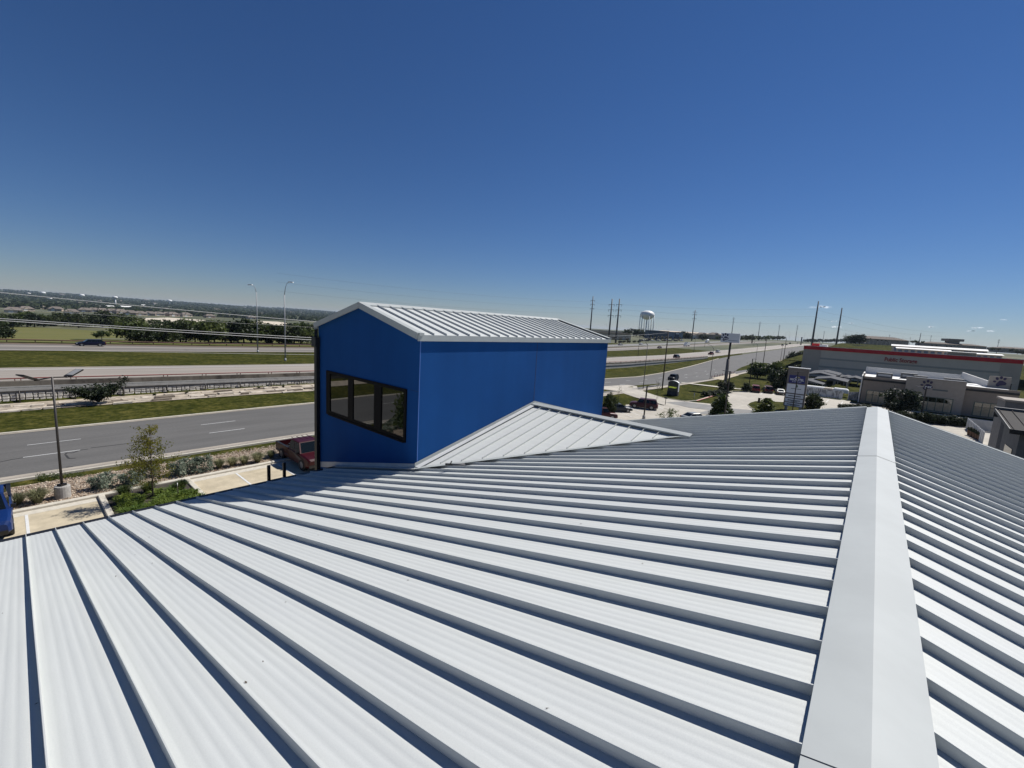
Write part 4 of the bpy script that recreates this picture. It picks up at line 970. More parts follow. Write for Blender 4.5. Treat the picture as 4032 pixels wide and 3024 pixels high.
gp2('entry_drive', [r4(190, 730), r4(620, 675), r4(780, 695), r4(800, 740), r4(1250, 832), r4(1620, 892), r4(2070, 930), r4(1370, 985), r4(1140, 920), r4(740, 835), r4(420, 795), r4(190, 795)], 'lotconc', .05)
gp2('drive_lane', [r4(1140, 832), r4(1300, 882), r4(1620, 897), r4(2060, 955), r5(600, 850), r5(900, 872), r5(900, 930), r5(0, 930), r4(2050, 1040), r4(1700, 1000), r4(1400, 935), r4(1150, 880)], 'asphalt2', .058)
gp2('footpath', [r4(1560, 570), r4(2212, 628), r5(360, 522), r5(720, 560), r5(720, 570), r5(360, 535), r4(2212, 645), r4(1560, 580)], 'kerb', .07)
gp2('dirt_pad', [r5(265, 402), r5(600, 340), r5(665, 362), r5(420, 432)], 'dirtpath', .06)
def island(name, px, ht=.13):
    P = [onz(p, -2.4) for p in px]; m = M(); m.prism([(q.x, q.y, -2.36) for q in P], (0, 0, ht)); struct(name, m, MAT['grass']); kerb('kerb', [(q.x, q.y) for q in P], .22, ht+.03, closed=True, step=2)
island('grass_island', [r5(790, 792), r5(830, 765), r5(900, 745), r5(1300, 757), r5(1560, 790), r5(1850, 832), r5(1830, 872), r5(1400, 895), r5(900, 868), r5(830, 832)])
kerb('kerb', [(onz(p, -2.4).x, onz(p, -2.4).y) for p in (r4(800, 740), r4(1250, 832), r4(1620, 892), r4(1820, 880), r5(300, 655), r5(570, 595), r5(820, 600), r5(1320, 635))], .22, .16)
struct('painted_kerb', M().beam(onz(r4(1830, 875), -2.25), onz(r5(310, 652), -2.25), .24, .02), MAT['redkerb'])
for a, b in (((700, 1010), (900, 1090)), ((650, 1060), (830, 1130)), ((480, 1060), (700, 1160)), ((1130, 970), (1240, 1020)), ((1000, 1000), (1200, 1045))): struct('bay_line', M().beam(onz(r4(*a), -2.362), onz(r4(*b), -2.362), .12, .006), MAT['paint'])
for a, b in ((r6(540, 1075), r6(585, 1035)), (r6(800, 1105), r6(830, 1065)), (r5(1150, 640), r5(1190, 625)), (r5(975, 640), r5(1010, 615))): struct('bay_line', M().beam(onz(a, -2.362), onz(b, -2.362), .14, .006), MAT['paint'])
GZ = -2.38
def gz(p): return onz(p, GZ)
# parked and moving vehicles
a, b = gz(r4(610, 985)), gz(r4(1100, 1045)); d = (a-b).normalized()
car('sport_utility_vehicle', 'large maroon sport utility vehicle parked next to the dark coupe', 'suv', 'p_maroon', (a+b)/2+Vector((-d.y*-1, d.x*-1, 0)).normalized()*-.0+Vector((.1, 1.0, .02)), math.atan2(d.y, d.x), cat='car')
a, b = gz(r4(690, 1085)), gz(r4(370, 1075)); d = (a-b).normalized(); c = a-d*2.3
car('coupe', 'dark slate coupe parked beside the dense shrub by the blue tower', 'sedan', 'p_grey', c+Vector((-.6, .7, .02)), math.atan2(d.y, d.x), cat='car')
car('parked_car', 'dark maroon car mostly hidden behind the blue tower corner', 'suv', 'p_maroon', gz(r4(190, 1200))+Vector((-.6, .4, 0)), math.atan2(d.y, d.x), cat='car')
P = gz(r4(1790, 1230)); car('parked_car', 'silver-blue car with only its roof showing above the metal roof edge', 'sedan', 'p_silver', P, math.atan2(d.y, d.x)+.2, cat='car')
for p, kd, cl, l in ((r5(905, 605), 'suv', 'p_darkred', 'red sport utility vehicle parked by the small dark shrub'), (r5(1090, 615), 'suv', 'p_maroon', 'dark maroon sport utility vehicle parked between red car and silver sedan'), (r5(1265, 640), 'sedan', 'p_silver', 'silver sedan parked beside the tall tenant sign')):
    car('parked_car', l, kd, cl, gz(p)+Vector((-.3, .6, .02)), pi/2+.28, cat='car')
P = gt(r4(1385, 520)); car('jeep', 'black off-road car with lit headlights coming along the frontage road', 'suv', 'p_black', P+Vector((0, 1.5, .04)), -pi/2, cat='car', scale=.95)
def vh(p, kd, cl, hd, l, name='car', lift=.05, cat=None, group=None, sc=1.):
    P = gt(p); return car(name, l, kd, cl, (P.x, P.y, T(P.x, P.y)+lift), hd, cat, group, scale=sc)
vh(r1(1415, 1070), 'suv', 'p_black', pi/2, 'black sport utility vehicle driving beside the highway guard rail'); vh(r1(1915, 1022), 'pickup', 'p_darkred', pi/2, 'dark red pickup driving on the near highway lanes', 'pickup_truck'); vh(r1(2015, 993), 'suv', 'p_white', pi/2, 'white sport utility vehicle ahead of the dark red pickup')
vh(r1(600, 884), 'sedan', 'p_silver', pi/2, 'silver car on the outer frontage road next to the dark shrubs'); vh(r1(900, 876), 'sedan', 'p_white', pi/2, 'white car on the outer frontage road'); vh(r1(1165, 928), 'wagon', 'p_maroon', -pi/2, 'dark maroon hatchback on the far highway lanes')
vh(r1(1800, 812), 'sedan', 'p_grey', pi/2, 'dark car on the outer frontage road behind the cement mixer')
for k, (x, y, kd, cl) in enumerate(((1110, 890, 'suv', 'p_black'), (1168, 882, 'sedan', 'p_grey'), (1220, 864, 'suv', 'p_black'), (1330, 855, 'sedan', 'p_silver'), (1405, 846, 'suv', 'p_grey'), (1460, 846, 'sedan', 'p_darkred'), (1670, 878, 'suv', 'p_grey'), (765, 812, 'suv', 'p_grey'), (805, 808, 'sedan', 'p_white'), (868, 818, 'suv', 'p_black'), (985, 806, 'sedan', 'p_grey'), (1050, 803, 'sedan', 'p_white'))):
    vh(r2(x, y), kd, cl, pi/2, 'small distant car in the highway traffic toward the horizon', 'car', .06, 'car', 'distant highway traffic')
def truck(P, label, mixer=False):
    o = thing('cement_mixer' if mixer else 'box_truck', label, 'truck', P, -pi/2)
    M().loft([[(x, -1.15, .6), (x, 1.15, .6), (x, 1.15, z), (x, -1.15, z)] for x, z in ((4.2, 1.5), (4.1, 1.8), (2.9, 1.95), (2.5, 2.9), (1.5, 3.0))], sm=False).obj('cab', MAT['p_white'], o)
    M().quad((2.88, -1.0, 2.0), (2.88, 1.0, 2.0), (2.54, 1.0, 2.8), (2.54, -1.0, 2.8)).obj('windshield', MAT['carglass'], o)
    M().box((-1.2, 0, .8), (7.6, 1.1, .35)).obj('chassis', MAT['black'], o)
    if mixer: M().tube([(1.2, 0, 1.7), (.4, 0, 2.1), (-1.6, 0, 2.7), (-3.4, 0, 3.1), (-4.1, 0, 3.2)], [.5, 1.1, 1.4, .8, .5], 14).obj('drum', MAT['p_white'], o)
    else: M().prism([(1.2, -1.2, 1.0), (-4.0, -1.2, 1.0), (-4.7, -1.2, 3.4), (1.2, -1.2, 3.6)], (0, 2.4, 0)).obj('box_body', MAT['p_white'], o)
    for x in (3.2, -2.2, -3.6):
        for s in (-1, 1): w_ = M().tube([(x, s*.85, .52), (x, s*1.2, .52)], .52, 14).obj('wheel', MAT['tyre'], o); M().tube([(x, s*1.195, .52), (x, s*1.21, .52)], .3, 10).obj('rim', MAT['rim'], w_)
P = gt(r1(1560, 898)); truck((P.x, P.y, P.z+.05), 'white dump truck with a tall square body on the far highway lanes'); P = gt(r1(1860, 848)); truck((P.x, P.y, P.z+.05), 'white cement mixer with raised drum on the far highway lanes', True)
# ------------------------------------------------------------------ poles and lamps
def tall(p0, p1, name, label, cat, r0, r1_, mt, n=8, base=None, group=None):
    B_ = base if base is not None else gt(p0); Tt = top(p1, B_); o = thing(name, label, cat, B_, 0, group); h = Tt.z-B_.z
    M().tube([(0, 0, -.1), (0, 0, h)], [r0, r1_], n).obj('pole', MAT[mt], o); return o, h
def arm(o, z, dirv, L, rise, hd=.5, mt='galv', hm='galv'):
    d = Vector((dirv[0], dirv[1], 0)).normalized(); M().tube([(0, 0, z-.3), tuple(d*L*.45+Vector((0, 0, z+rise*.7))), tuple(d*L+Vector((0, 0, z+rise)))], [.06, .05, .04], 6).obj('arm', MAT[mt], o)
    M().beam(d*(L-.05)+Vector((0, 0, z+rise)), d*(L+hd)+Vector((0, 0, z+rise)), .25, .1).obj('lamp_head', MAT[hm], o)
o, h = tall(r4(1225, 683), r1(1293, 690), 'utility_pole', 'dark wooden utility pole between road and monument sign', 'utility pole', .17, .12, 'wood'); 
for z in (h-.2, h-3.1): M().beam((-.25, 0, z), (.25, 0, z), .1, .1).obj('bracket', MAT['darkmetal'], o)
tall(r2(830, 1135), r2(870, 790), 'utility_pole', 'wooden utility pole behind the light green trees', 'utility pole', .17, .12, 'wood'); tall(r2(1120, 1110), r2(1160, 780), 'utility_pole', 'wooden utility pole nearest the storage building', 'utility pole', .17, .12, 'wood')
for p0, p1, dr, l in ((r4(895, 665), r1(995, 865), (-1, .2), 'slim steel street lamp at the entry drive corner'), (r4(2058, 500), r1(1950, 920), (-1, .2), 'slim steel street lamp next to the row of posts'), (r2(715, 1140), r2(752, 875), (-1, .2), 'slim steel street lamp behind the light green trees'), (r2(1080, 1110), r2(1110, 895), (-1, .2), 'slim steel street lamp beside the wooden utility pole')):
    o, h = tall(p0, p1, 'street_lamp', l, 'street lamp', .10, .06, 'steelpole'); arm(o, h, dr, 1.6, .9, mt='steelpole', hm='steelpole')
for p0, p1, dr, l in ((r1(855, 1035), r1(872, 775), (-1, 0), 'steel lamp with flat head on the grass median by the tower'), (r1(1665, 985), r1(1688, 690), (-1, 0), 'tall steel lamp on the grass median below the transmission pole'), (r1(1822, 905), r1(1828, 835), (1, 0), 'short steel post beside the cement mixer'), (r2(693, 895), r2(703, 830), (1, 0), 'short steel post on the median beyond the paw sign')):
    o, h = tall(p0, p1, 'median_lamp', l, 'street lamp', .12, .07, 'steelpole'); arm(o, h, dr, .8, .1, .9, mt='steelpole', hm='steelpole')
for fn, x, y0, y1, dx in ((r1, 400, 720, 605, -1), (r1, 1285, 720, 655, -1), (r1, 1848, 740, 680, -1), (r2, 678, 770, 690, -1), (r2, 715, 770, 700, 1), (r2, 893, 770, 690, -1), (r2, 970, 770, 700, 1), (r2, 1152, 775, 705, 1), (r2, 1208, 775, 700, -1), (r2, 1422, 790, 715, 1), (r2, 1610, 800, 745, 1)):
    t = 15*FPX/((y0-y1+40)/3.687); B_ = dep(fn(x, y0), t); tt = dep(fn(x, y1), t); o = thing('distant_lamp', 'thin highway lamp with curved arm on the skyline', 'street lamp', B_, 0, 'highway lamps on the skyline'); h = tt.z-B_.z
    M().tube([(0, 0, -2), (0, 0, h)], [.13, .10], 6).obj('pole', MAT['galv'], o); u = Vector((RT.x, RT.y, 0)).normalized()*dx; M().tube([(0, 0, h), tuple(u*1.8+Vector((0, 0, h+2.4))), tuple(u*4+Vector((0, 0, h+3)))], .09, 5).obj('arm', MAT['galv'], o)
def lotlamp(B_, h, dirs, label, r=.07, hl=.75):
    o = thing('lot_lamp', label, 'lamp post', B_); M().tube([(0, 0, -.1), (0, 0, .6)], .25, 12).obj('base', MAT['pole_concrete'], o); M().beam((0, 0, .5), (0, 0, h), r*2, r*2).obj('pole', MAT['bronze'], o)
    for d in dirs:
        d = Vector((d[0], d[1], 0)).normalized(); M().beam(d*.02+Vector((0, 0, h-.06)), d*.3+Vector((0, 0, h-.04)), .07, .07).obj('arm', MAT['bronze'], o); M().beam(d*.28+Vector((0, 0, h-.03)), d*(.3+hl)+Vector((0, 0, h-.0)), .36, .07).obj('lamp_head', MAT['bronze'], o)
B_ = gz(r4(905, 1195)); lotlamp(B_, top(r4(965, 610), B_).z-B_.z, [(.9, .5)], 'black lot lamp standing beside the dark coupe', .09)
B_ = dep(r5(470, 800), 66); B_.z = GZ; t_ = top(r5(515, 290), B_); lotlamp(B_, t_.z-GZ, [(-1, -.3)], 'black lot lamp rising out of the cone-shaped tree', .09)
B_ = gz(r5(805, 540)); lotlamp(B_, top(r5(860, 118), B_).z-GZ, [(1, .2)], 'black lot lamp behind the red parked car', .09)
B_ = gz(r5(1430, 925))+Vector((0, 0, 0)); lotlamp(B_, top(r5(1505, 302), B_).z-GZ, [(1, .2), (-.5, -.2)], 'black lot lamp standing in front of the tenant sign', .08)
B_ = gz(r6(1102, 1150)); lotlamp(B_, top(r6(1190, 562), B_).z-GZ, [(-.3, -1)], 'black lot lamp at the corner of the pet shop', .1)
B_ = gz(r7(365, 1090)); lotlamp(B_, top(r7(432, 560), B_).z-GZ, [(-1, -.2)], 'black lot lamp in front of the pet shop sign', .11, 1.3)
B_ = gz(r7(1690, 930)); lotlamp(B_, top(r7(1770, 512), B_).z-GZ, [(1, .1), (-1, 0)], 'black lot lamp in front of the paw parapet', .12, .5)
# transmission poles
def trans(fn, x0, y0, x1, y1, H_, label, arms=True, group=None):
    L_ = math.hypot(x1-x0, y1-y0)/3.687 if fn is not r3 else math.hypot(x1-x0, y1-y0)/3.151
    t = H_*FPX/L_; B_ = dep(fn(x0, y0), t); tt = dep(fn(x1, y1), t); o = thing('transmission_pole', label, 'power pole', B_, 0, group); h = tt.z-B_.z; k = h/35
    M().tube([(0, 0, -14), (0, 0, h)], [.85*k+.1, .42*k], 8).obj('pole', MAT['steelpole'], o)
    if arms:
        for f in ((.98, .84, .70) if arms == 1 else (.87, .75, .62)):
            if arms == 1 and f == .98: f = .93
            M().beam((-2.6*k, 0, h*f), (2.6*k, 0, h*f), .22, .3).obj('cross_arm', MAT['steelpole'], o)
            for s in (-1, 1): M().tube([(s*2.5*k, 0, h*f), (s*2.2*k, 0, h*f-1.5*k)], .12*k, 5).obj('insulator', MAT['darkmetal'], o)
    return tt, h
ta = trans(r1, 165, 640, 203, 175, 32, 'thick steel transmission pole next to the tower roof', 2)
tb = trans(r1, 425, 840, 478, 215, 38, 'thick steel transmission pole left of a close pair', 2); tc_ = trans(r1, 530, 850, 600, 215, 38, 'thick steel transmission pole right of a close pair', 2)
td = trans(r1, 1640, 775, 1678, 375, 34, 'steel transmission pole with three cross arms above the gabled restaurants', 1)
for x0, y0, x1, y1, l in ((375, 700, 403, 475, 'slim transmission pole behind the paw sign'), (760, 740, 780, 540, 'slim transmission pole second past the paw sign'), (1047, 750, 1070, 582, 'slim transmission pole third past the paw sign'), (1305, 762, 1332, 590, 'slim transmission pole next to the thick pole by the storage roof')): te = trans(r2, x0, y0, x1, y1, 34, l, 1)
b1 = trans(r2, 1540, 845, 1615, 250, 36, 'very thick steel transmission pole rising behind the storage building corner', 0); b2 = trans(r2, 1885, 890, 1960, 345, 33, 'thick bare steel pole rising behind the storage roof', 0)
for x0, y0, x1, y1 in ((1700, 800, 1718, 672), (1985, 820, 1998, 725), (2010, 820, 2020, 705), (2030, 820, 2048, 715), (2060, 825, 2075, 715), (2100, 825, 2110, 720)): trans(r2, x0, y0, x1, y1, 34, 'distant transmission pole in the cluster near the hotel trees', 1, 'distant transmission poles')
for x0, y0, x1, y1, l in ((893, 815, 937, 600, 'weathered utility pole among the white storage roofs'), (1048, 712, 1056, 630, 'small utility pole left of the squat tower building'), (532, 705, 541, 622, 'small utility pole in front of the hotel'), (793, 720, 797, 655, 'small utility pole at the end of the hotel'), (1878, 805, 1887, 680, 'small utility pole at the end of the white roofs')): trans(r3, x0, y0, x1, y1, 13, l, 0 if x0 == 893 else 1)
def span(pa, pb, sag, r, label):
    pa, pb = Vector(pa), Vector(pb); P = [pa.lerp(pb, i/24)-Vector((0, 0, sag*4*(i/24)*(1-i/24))) for i in range(25)]; o = M().tube(P, r, 4, cap=False).obj('power_line', MAT['darkcable']); o['label'] = label; o['category'] = 'wire'; o['group'] = 'high voltage lines'
lab = 'thin high voltage line between steel transmission poles'
for i, (ya, yb) in enumerate(((290, 355), (365, 465), (440, 575))):
    tq = depth(tc_[0]); tb1 = depth(b1[0]); pa = dep(r1(605, ya), tq); pb = dep(r2(1590-12*i, yb), tb1); span(pa, pb, 2.0, .035, lab)
    pc = dep(r2(1950-14*i, 350+100*i+95), depth(b2[0])); span(pb, pc, .8, .035, lab); pd = dep(r3(1250, 600+42*i), 420); span(pc, pd, 3, .04, lab)
    pe = dep(r1(195-10*i, 255+85*i), depth(ta[0])); span(pe, dep(r1(470-20*i, 295+75*i), depth(tb[0])), .6, .03, lab)
    span(pe, pe+Vector((-90, -260, -2)), 3, .03, lab)
# ------------------------------------------------------------------ signs
# pet shop pole sign
B_ = gz(r5(450, 580)); ys_ = B_.y
o = thing('pole_sign', 'grey pole sign with a dark paw print and the word pet', 'sign', B_)
zt = top(r2(350, 840), B_).z-B_.z; zm = top(r5(500, 122), B_).z-B_.z
M().tube([(0, 0, 0), (0, 0, zm)], .42, 12).obj('lower_pole', MAT['signpost'], o); M().tube([(0, 0, zm), (0, 0, zt+.1)], .26, 12).obj('upper_pole', MAT['darkmetal'], o)
def panel_from(pL, pR, pB, y, B_): a = ony(pL, y); b = ony(pR, y); c = ony(pB, y); return a.x-B_.x, b.x-B_.x, c.z-B_.z, a.z-B_.z
x0, x1_, z0, z1 = panel_from(r2(228, 703), r2(502, 715), r2(228, 835), ys_, B_)
M().bx(x0, x1_, -.25, .25, z0, z1).obj('panel', MAT['signwhite'], o)
def paw(o, cx, cz, s, y, mt='purple', text=True):
    def disc(dx, dz, rx, rz, rot):
        P = []
        for k in range(18):
            a = 2*pi*k/18; X_, Z_ = rx*math.cos(a), rz*math.sin(a); P.append((cx+dx+X_*math.cos(rot)-Z_*math.sin(rot), y, cz+dz+X_*math.sin(rot)+Z_*math.cos(rot)))
        return P
    for dx, dz, rx, rz, rot in ((-.52, .02, .15, .12, -.4), (-.34, .42, .14, .19, .35), (.02, .60, .14, .20, 0), (.36, .46, .14, .19, -.3)):
        M().prism(disc(dx*s, dz*s, rx*s, rz*s, rot), (0, .04, 0)).obj('paw_toe', MAT[mt], o)
    pts = [(-.36, -.30), (-.34, -.52), (-.14, -.62), (.04, -.46), (.30, -.40), (.50, -.34), (.60, -.14), (.44, .06), (.18, .20), (-.08, .20), (-.2, .0)]
    M().prism([(cx+a*s, y, cz+b*s) for a, b in pts], (0, .04, 0)).obj('paw_pad', MAT[mt], o)
    if text: put('lettering', text_mesh('pet', .52*s, .01, MAT['white'], 'lettering', bold=.01), o, (cx+.14*s, y-.03, cz-.16*s))
wS = x1_-x0; hS = z1-z0
paw(o, x0+wS*.23, z0+hS*.52, hS*.62, -.30)
for k, (a, b) in enumerate(((.42, .92),)): M().bx(x0+wS*a, x0+wS*b, -.256, -.25, z0+hS*.2, z0+hS*.25).obj('faded_line', MAT['blueg'], o)
# monument sign with lit letters
a = gz(r4(1312, 768)); y_ = a.y; b = ony(r4(1490, 778), y_); zt = ony(r4(1410, 527), y_).z-GZ; zs_ = ony(r4(1325, 545), y_).z-GZ; W_ = b.x-a.x
o = thing('monument_sign', 'dark green arched monument sign with glowing yellow letters and stone base', 'sign', (a.x, y_, GZ))
arc = [(W_*t, 0, zs_+(zt-zs_)*math.sin(pi*t)**.8) for t in np.linspace(0, 1, 9)]
M().prism([(0, 0, .95), (W_, 0, .95)]+arc[::-1], (0, .6, 0)).obj('cabinet', mat('msign', (.012, .022, .022), .4), o)
M().bx(-.05, W_+.05, -.08, .68, 0, .95).obj('stone_base', mat('mstone', (.055, .055, .06), .9, var=.4, scale=4, bump=.8, bscale=6), o)
tr = M()
for p, q in zip(arc, arc[1:]): tr.beam((p[0], .3, p[2]+.03), (q[0], .3, q[2]+.03), .66, .05)
tr.bx(W_, W_+.06, -.02, .62, .96, zs_); tr.obj('trim', MAT['white'], o)  # white side edge paints in sunlight on the sign's thickness
put('lettering', text_mesh('LOCALLY', .42, .01, MAT['led'], 'lettering', sx=W_/2.35*1.0, bold=.012), o, (W_*.47, -.03, zs_*.62))
M().prism([(W_*.5+.13*math.cos(t), -.02, zs_*.95+.13*math.sin(t)) for t in np.linspace(0, 6.28, 13)[:-1]], (0, .015, 0)).obj('emblem', mat('emb', (.06, .11, .10), .5), o)
# tenant sign
ym = 104.0; xl = ony(r5(1372, 330), ym).x; xr_ = ony(r5(1672, 360), ym).x; zt = ony(r5(1382, 236), ym).z; zb = ony(r5(1320, 795), ym).z
o = thing('tenant_sign', 'tall multi-tenant pylon sign with navy hotel panel and white panels', 'sign', (xl, ym, GZ)); W_ = xr_-xl; dz = zb-GZ; Hs = zt-zb
for x in (W_*.08, W_*.78): M().bx(x, x+.5, .1, .6, 0, dz).obj('post', mat('tpost', (.33, .31, .28), .85) if 'tpost' not in MAT else MAT['tpost'], o)
M().bx(0, W_, .0, .75, dz, dz+Hs*.985).obj('cabinet', MAT['signpost'], o); M().bx(-.08, W_+.15, -.12, .85, dz+Hs*.985, dz+Hs).obj('cap', MAT['white'], o)
M().bx(W_*.10, W_*.88, -.05, -.002, dz+Hs*.60, dz+Hs*.80).obj('hotel_panel', MAT['navy'], o)
put('lettering', text_mesh('MICROTEL', .60, .008, MAT['signwhite'], 'lettering', sx=W_*.70/2.95, bold=.012), o, (W_*.49, -.062, dz+Hs*.69)); put('lettering', text_mesh('BY WYNDHAM', .26, .006, MAT['signwhite'], 'lettering', sx=W_/4), o, (W_*.49, -.062, dz+Hs*.635))
M().prism([(W_*.38, -.06, dz+Hs*.735), (W_*.47, -.06, dz+Hs*.775), (W_*.52, -.06, dz+Hs*.745)], (0, .008, 0)).obj('peak', MAT['signwhite'], o); M().prism([(W_*.50, -.061, dz+Hs*.735), (W_*.56, -.061, dz+Hs*.78), (W_*.66, -.061, dz+Hs*.735)], (0, .008, 0)).obj('peak', MAT['signgold'], o)
for k, (a, b) in enumerate(((.335, .575), (.215, .315), (.105, .20), (.0, .09))):
    M().bx(W_*.06, W_*.92, -.04, -.003, dz+Hs*a+.05, dz+Hs*b).obj('tenant_panel', MAT['signwhite'], o); M().bx(W_*.02, W_*.96, -.07, -.002, dz+Hs*a-.06, dz+Hs*a+.03).obj('divider', MAT['black'], o)
    if k: M().bx(W_*.18, W_*.80, -.045, -.041, dz+Hs*(a*.45+b*.55)-.09, dz+Hs*(a*.45+b*.55)+.09).obj('faded_line', MAT['signtext'], o)
    if k > 1: M().bx(W_*.34, W_*.66, -.046, -.041, dz+Hs*(a*.8+b*.2), dz+Hs*(a*.8+b*.2)+.11).obj('faded_line', MAT['signtext'], o)
M().prism([(W_*.53+.2*math.cos(t), -.045, dz+Hs*.525+.3*math.sin(t)) for t in np.linspace(0, 6.28, 11)[:-1]], (0, .006, 0)).obj('emblem', MAT['signgreen'], o); M().bx(W_*.26, W_*.76, -.045, -.041, dz+Hs*.45, dz+Hs*.465).obj('faded_line', MAT['signtext'], o)
# small street furniture
B_ = gz(r4(1280, 945)); o = thing('mailbox_post', 'dark mailbox on a post at the drive edge', 'mailbox', B_); M().tube([(0, 0, 0), (0, 0, 1.25)], .06, 6).obj('post', MAT['darkmetal'], o); M().box((0, 0, 1.4), (.55, .3, .28)).obj('box', MAT['black'], o)
B_ = gt(r4(1468, 545)); o, h = tall(r4(1468, 545), r4(1485, 435), 'road_sign', 'grey back of a square road sign beside the black off-road car', 'road sign', .04, .04, 'galv'); M().box((.1, 0, h-.5), (.95, .03, 1.1)).obj('plate', mat('signback', (.11, .115, .11), .6), o)
B_ = gz(r4(1775, 860)); o = thing('marker_post', 'thin white marker post on the monument lawn', 'post', B_); M().tube([(0, 0, 0), (0, 0, 1.5)], .05, 6).obj('post', MAT['galv'], o); M().box((0, -.04, 1.4), (.3, .02, .3)).obj('plate', MAT['galv'], o)
B_ = gz(r5(948, 765)); o = thing('directional_sign', 'small dark brown directional sign at the kerb of the grass island', 'sign', B_); M().bx(-.22, .22, -.08, .08, .15, 1.2).obj('panel', MAT['wood'], o); M().bx(-.3, .3, -.14, .14, 0, .15).obj('base', MAT['pole_concrete'], o)
B_ = gz(r6(1225, 1080)); o = thing('accessible_parking_sign', 'small white sign on a post in front of the pet shop window', 'sign', B_); M().tube([(0, 0, 0), (0, 0, 2.2)], .035, 6).obj('post', MAT['galv'], o); M().box((0, -.05, 2.2), (.5, .03, .6)).obj('plate', MAT['white'], o)
pa, pb = gt(r5(265, 402)), gt(r5(588, 332)); o = thing('post_fence', 'row of short posts with a rail along the road verge', 'fence', pa)
for k in range(10):
    q = pa.lerp(pb, k/9)-pa; q.z = T(pa.x+q.x, pa.y+q.y)-pa.z; M().tube([q, q+Vector((0, 0, 1.0))], .08, 6).obj('post', MAT['wood'], o)
M().beam(Vector((0, 0, .5)), pb-pa+Vector((0, 0, .5)), .05, .1).obj('rail', MAT['rust'], o)
# ------------------------------------------------------------------ storage building
ys_ = 220.; X0 = ony(r6(165, 92), ys_).x; X1 = ony(r7(1980, 145), ys_).x; Zt = ony(r6(165, 92), ys_).z; Zr = ony(r6(170, 150), ys_).z; zg = -2.4
st_ = thing('storage_building', 'long grey storage building with a deep red top band and red lettering', 'building', (X0, ys_, zg)); W_ = X1-X0; H_ = Zt-zg
M().bx(0, W_, 0, 26, -.2, H_-.35).obj('wall', MAT['stgrey'], st_)
M().bx(-.12, W_+.12, -.22, -.0, Zr-zg, H_).obj('red_band', MAT['stred'], st_); M().bx(-.12, 0, 0.001, 26, Zr-zg, H_).obj('red_band', MAT['stred'], st_); M().bx(W_, W_+.12, .001, 26, Zr-zg, H_).obj('red_band', MAT['stred'], st_)
M().bx(-.16, W_+.16, -.26, .25, H_, H_+.12).obj('coping', MAT['whitewall'], st_); M().bx(0, W_, .25, 25.8, H_-.35, H_-.30).obj('flat_roof', MAT['whiteroof'], st_)
xa = ony(r6(437, 300), ys_).x-X0; xb_ = ony(r7(1600, 330), ys_).x-X0
M().bx(-.06, xa, -.14, -.001, -.2, Zr-zg-.002).obj('pilaster', MAT['sttan'], st_); M().bx(xb_, W_+.06, -.14, -.001, -.2, Zr-zg-.002).obj('pilaster', MAT['sttan'], st_)
for y0, y1 in ((298, 325), (438, 468), (560, 585)):
    za, zc = ony(r6(437, y1), ys_).z-zg, ony(r6(437, y0), ys_).z-zg; M().bx(xa+.01, xb_-.01, -.05, -.001, za, zc).obj('band', MAT['stband'], st_)
tx = ony(r6(1555, 330), ys_); ty = ony(r6(2120, 375), ys_); tm = text_mesh('Public Storage', 2.1, .06, MAT['redtext'], 'lettering', bold=.045); wt_ = max(v.co.x for v in tm.vertices)-min(v.co.x for v in tm.vertices)
o = put('lettering', tm, st_, ((tx.x+ty.x)/2-X0, -.12, (tx.z+ty.z)/2-zg+.05)); o.scale = ((ty.x-tx.x)/wt_, 1, 1.0)
M().bx(2, 4.6, 6, 9, H_-.3, H_+1.2).obj('rooftop_unit', MAT['stred'], st_); M().bx(4.7, 7.4, 6, 9, H_-.3, H_+.9).obj('rooftop_unit', MAT['whiteroof'], st_)
P0 = ony(r3(1268, 830), ys_+8); P1 = ony(r3(1620, 880), ys_+8); M().bx(P0.x-X0, P1.x-X0, 8, 12, H_-.3, P0.z-zg).obj('rooftop_enclosure', mat('moss', (.12, .12, .10), .9), st_)
# carports and fence in front of it
def carport(x, y, w_, d_, zt, label, rz=.0):
    o = thing('carport', label, 'carport', (x, y, -2.4), rz, 'storage yard carports'); h = zt+2.4
    m = M(); m.add([(-w_/2, -d_/2, h-.75), (0, -d_/2, h), (w_/2, -d_/2, h-.75), (-w_/2, d_/2, h-.75), (0, d_/2, h), (w_/2, d_/2, h-.75)], [(0, 1, 4, 3), (1, 2, 5, 4), (0, 2, 1), (3, 4, 5)]); m.obj('roof', mat('cproof', (.11, .112, .118), .85, 0, spec=.1) if 'cproof' not in MAT else MAT['cproof'], o)
    for sx in (-1, 1):
        for sy in (-1, 0, 1): M().bx(sx*(w_/2-.2)-.08, sx*(w_/2-.2)+.08, sy*(d_/2-.2)-.08, sy*(d_/2-.2)+.08, 0, h-.8).obj('post', MAT['galv'], o)
for p, yy, w_, d_, l in ((r6(540, 530), 192, 8.5, 14, 'grey gabled carport nearest the storage pilaster'), (r6(470, 555), 182, 8.0, 12, 'grey gabled carport in front of the rearmost one'), (r6(640, 640), 168, 8.5, 12, 'grey gabled carport behind the mural fence gate'), (r6(265, 682), 160, 7.5, 12, 'grey gabled carport beside the tenant sign'), (r6(780, 608), 200, 7, 12, 'dark gabled carport beside the storage wall'), (r6(905, 618), 196, 7, 12, 'dark gabled carport next to the pet shop roof'), (r6(1050, 632), 192, 6, 12, 'narrow dark carport nearest the pet shop roof')):
    P = ony(p, yy); carport(P.x, yy+2, w_, d_, P.z, l)
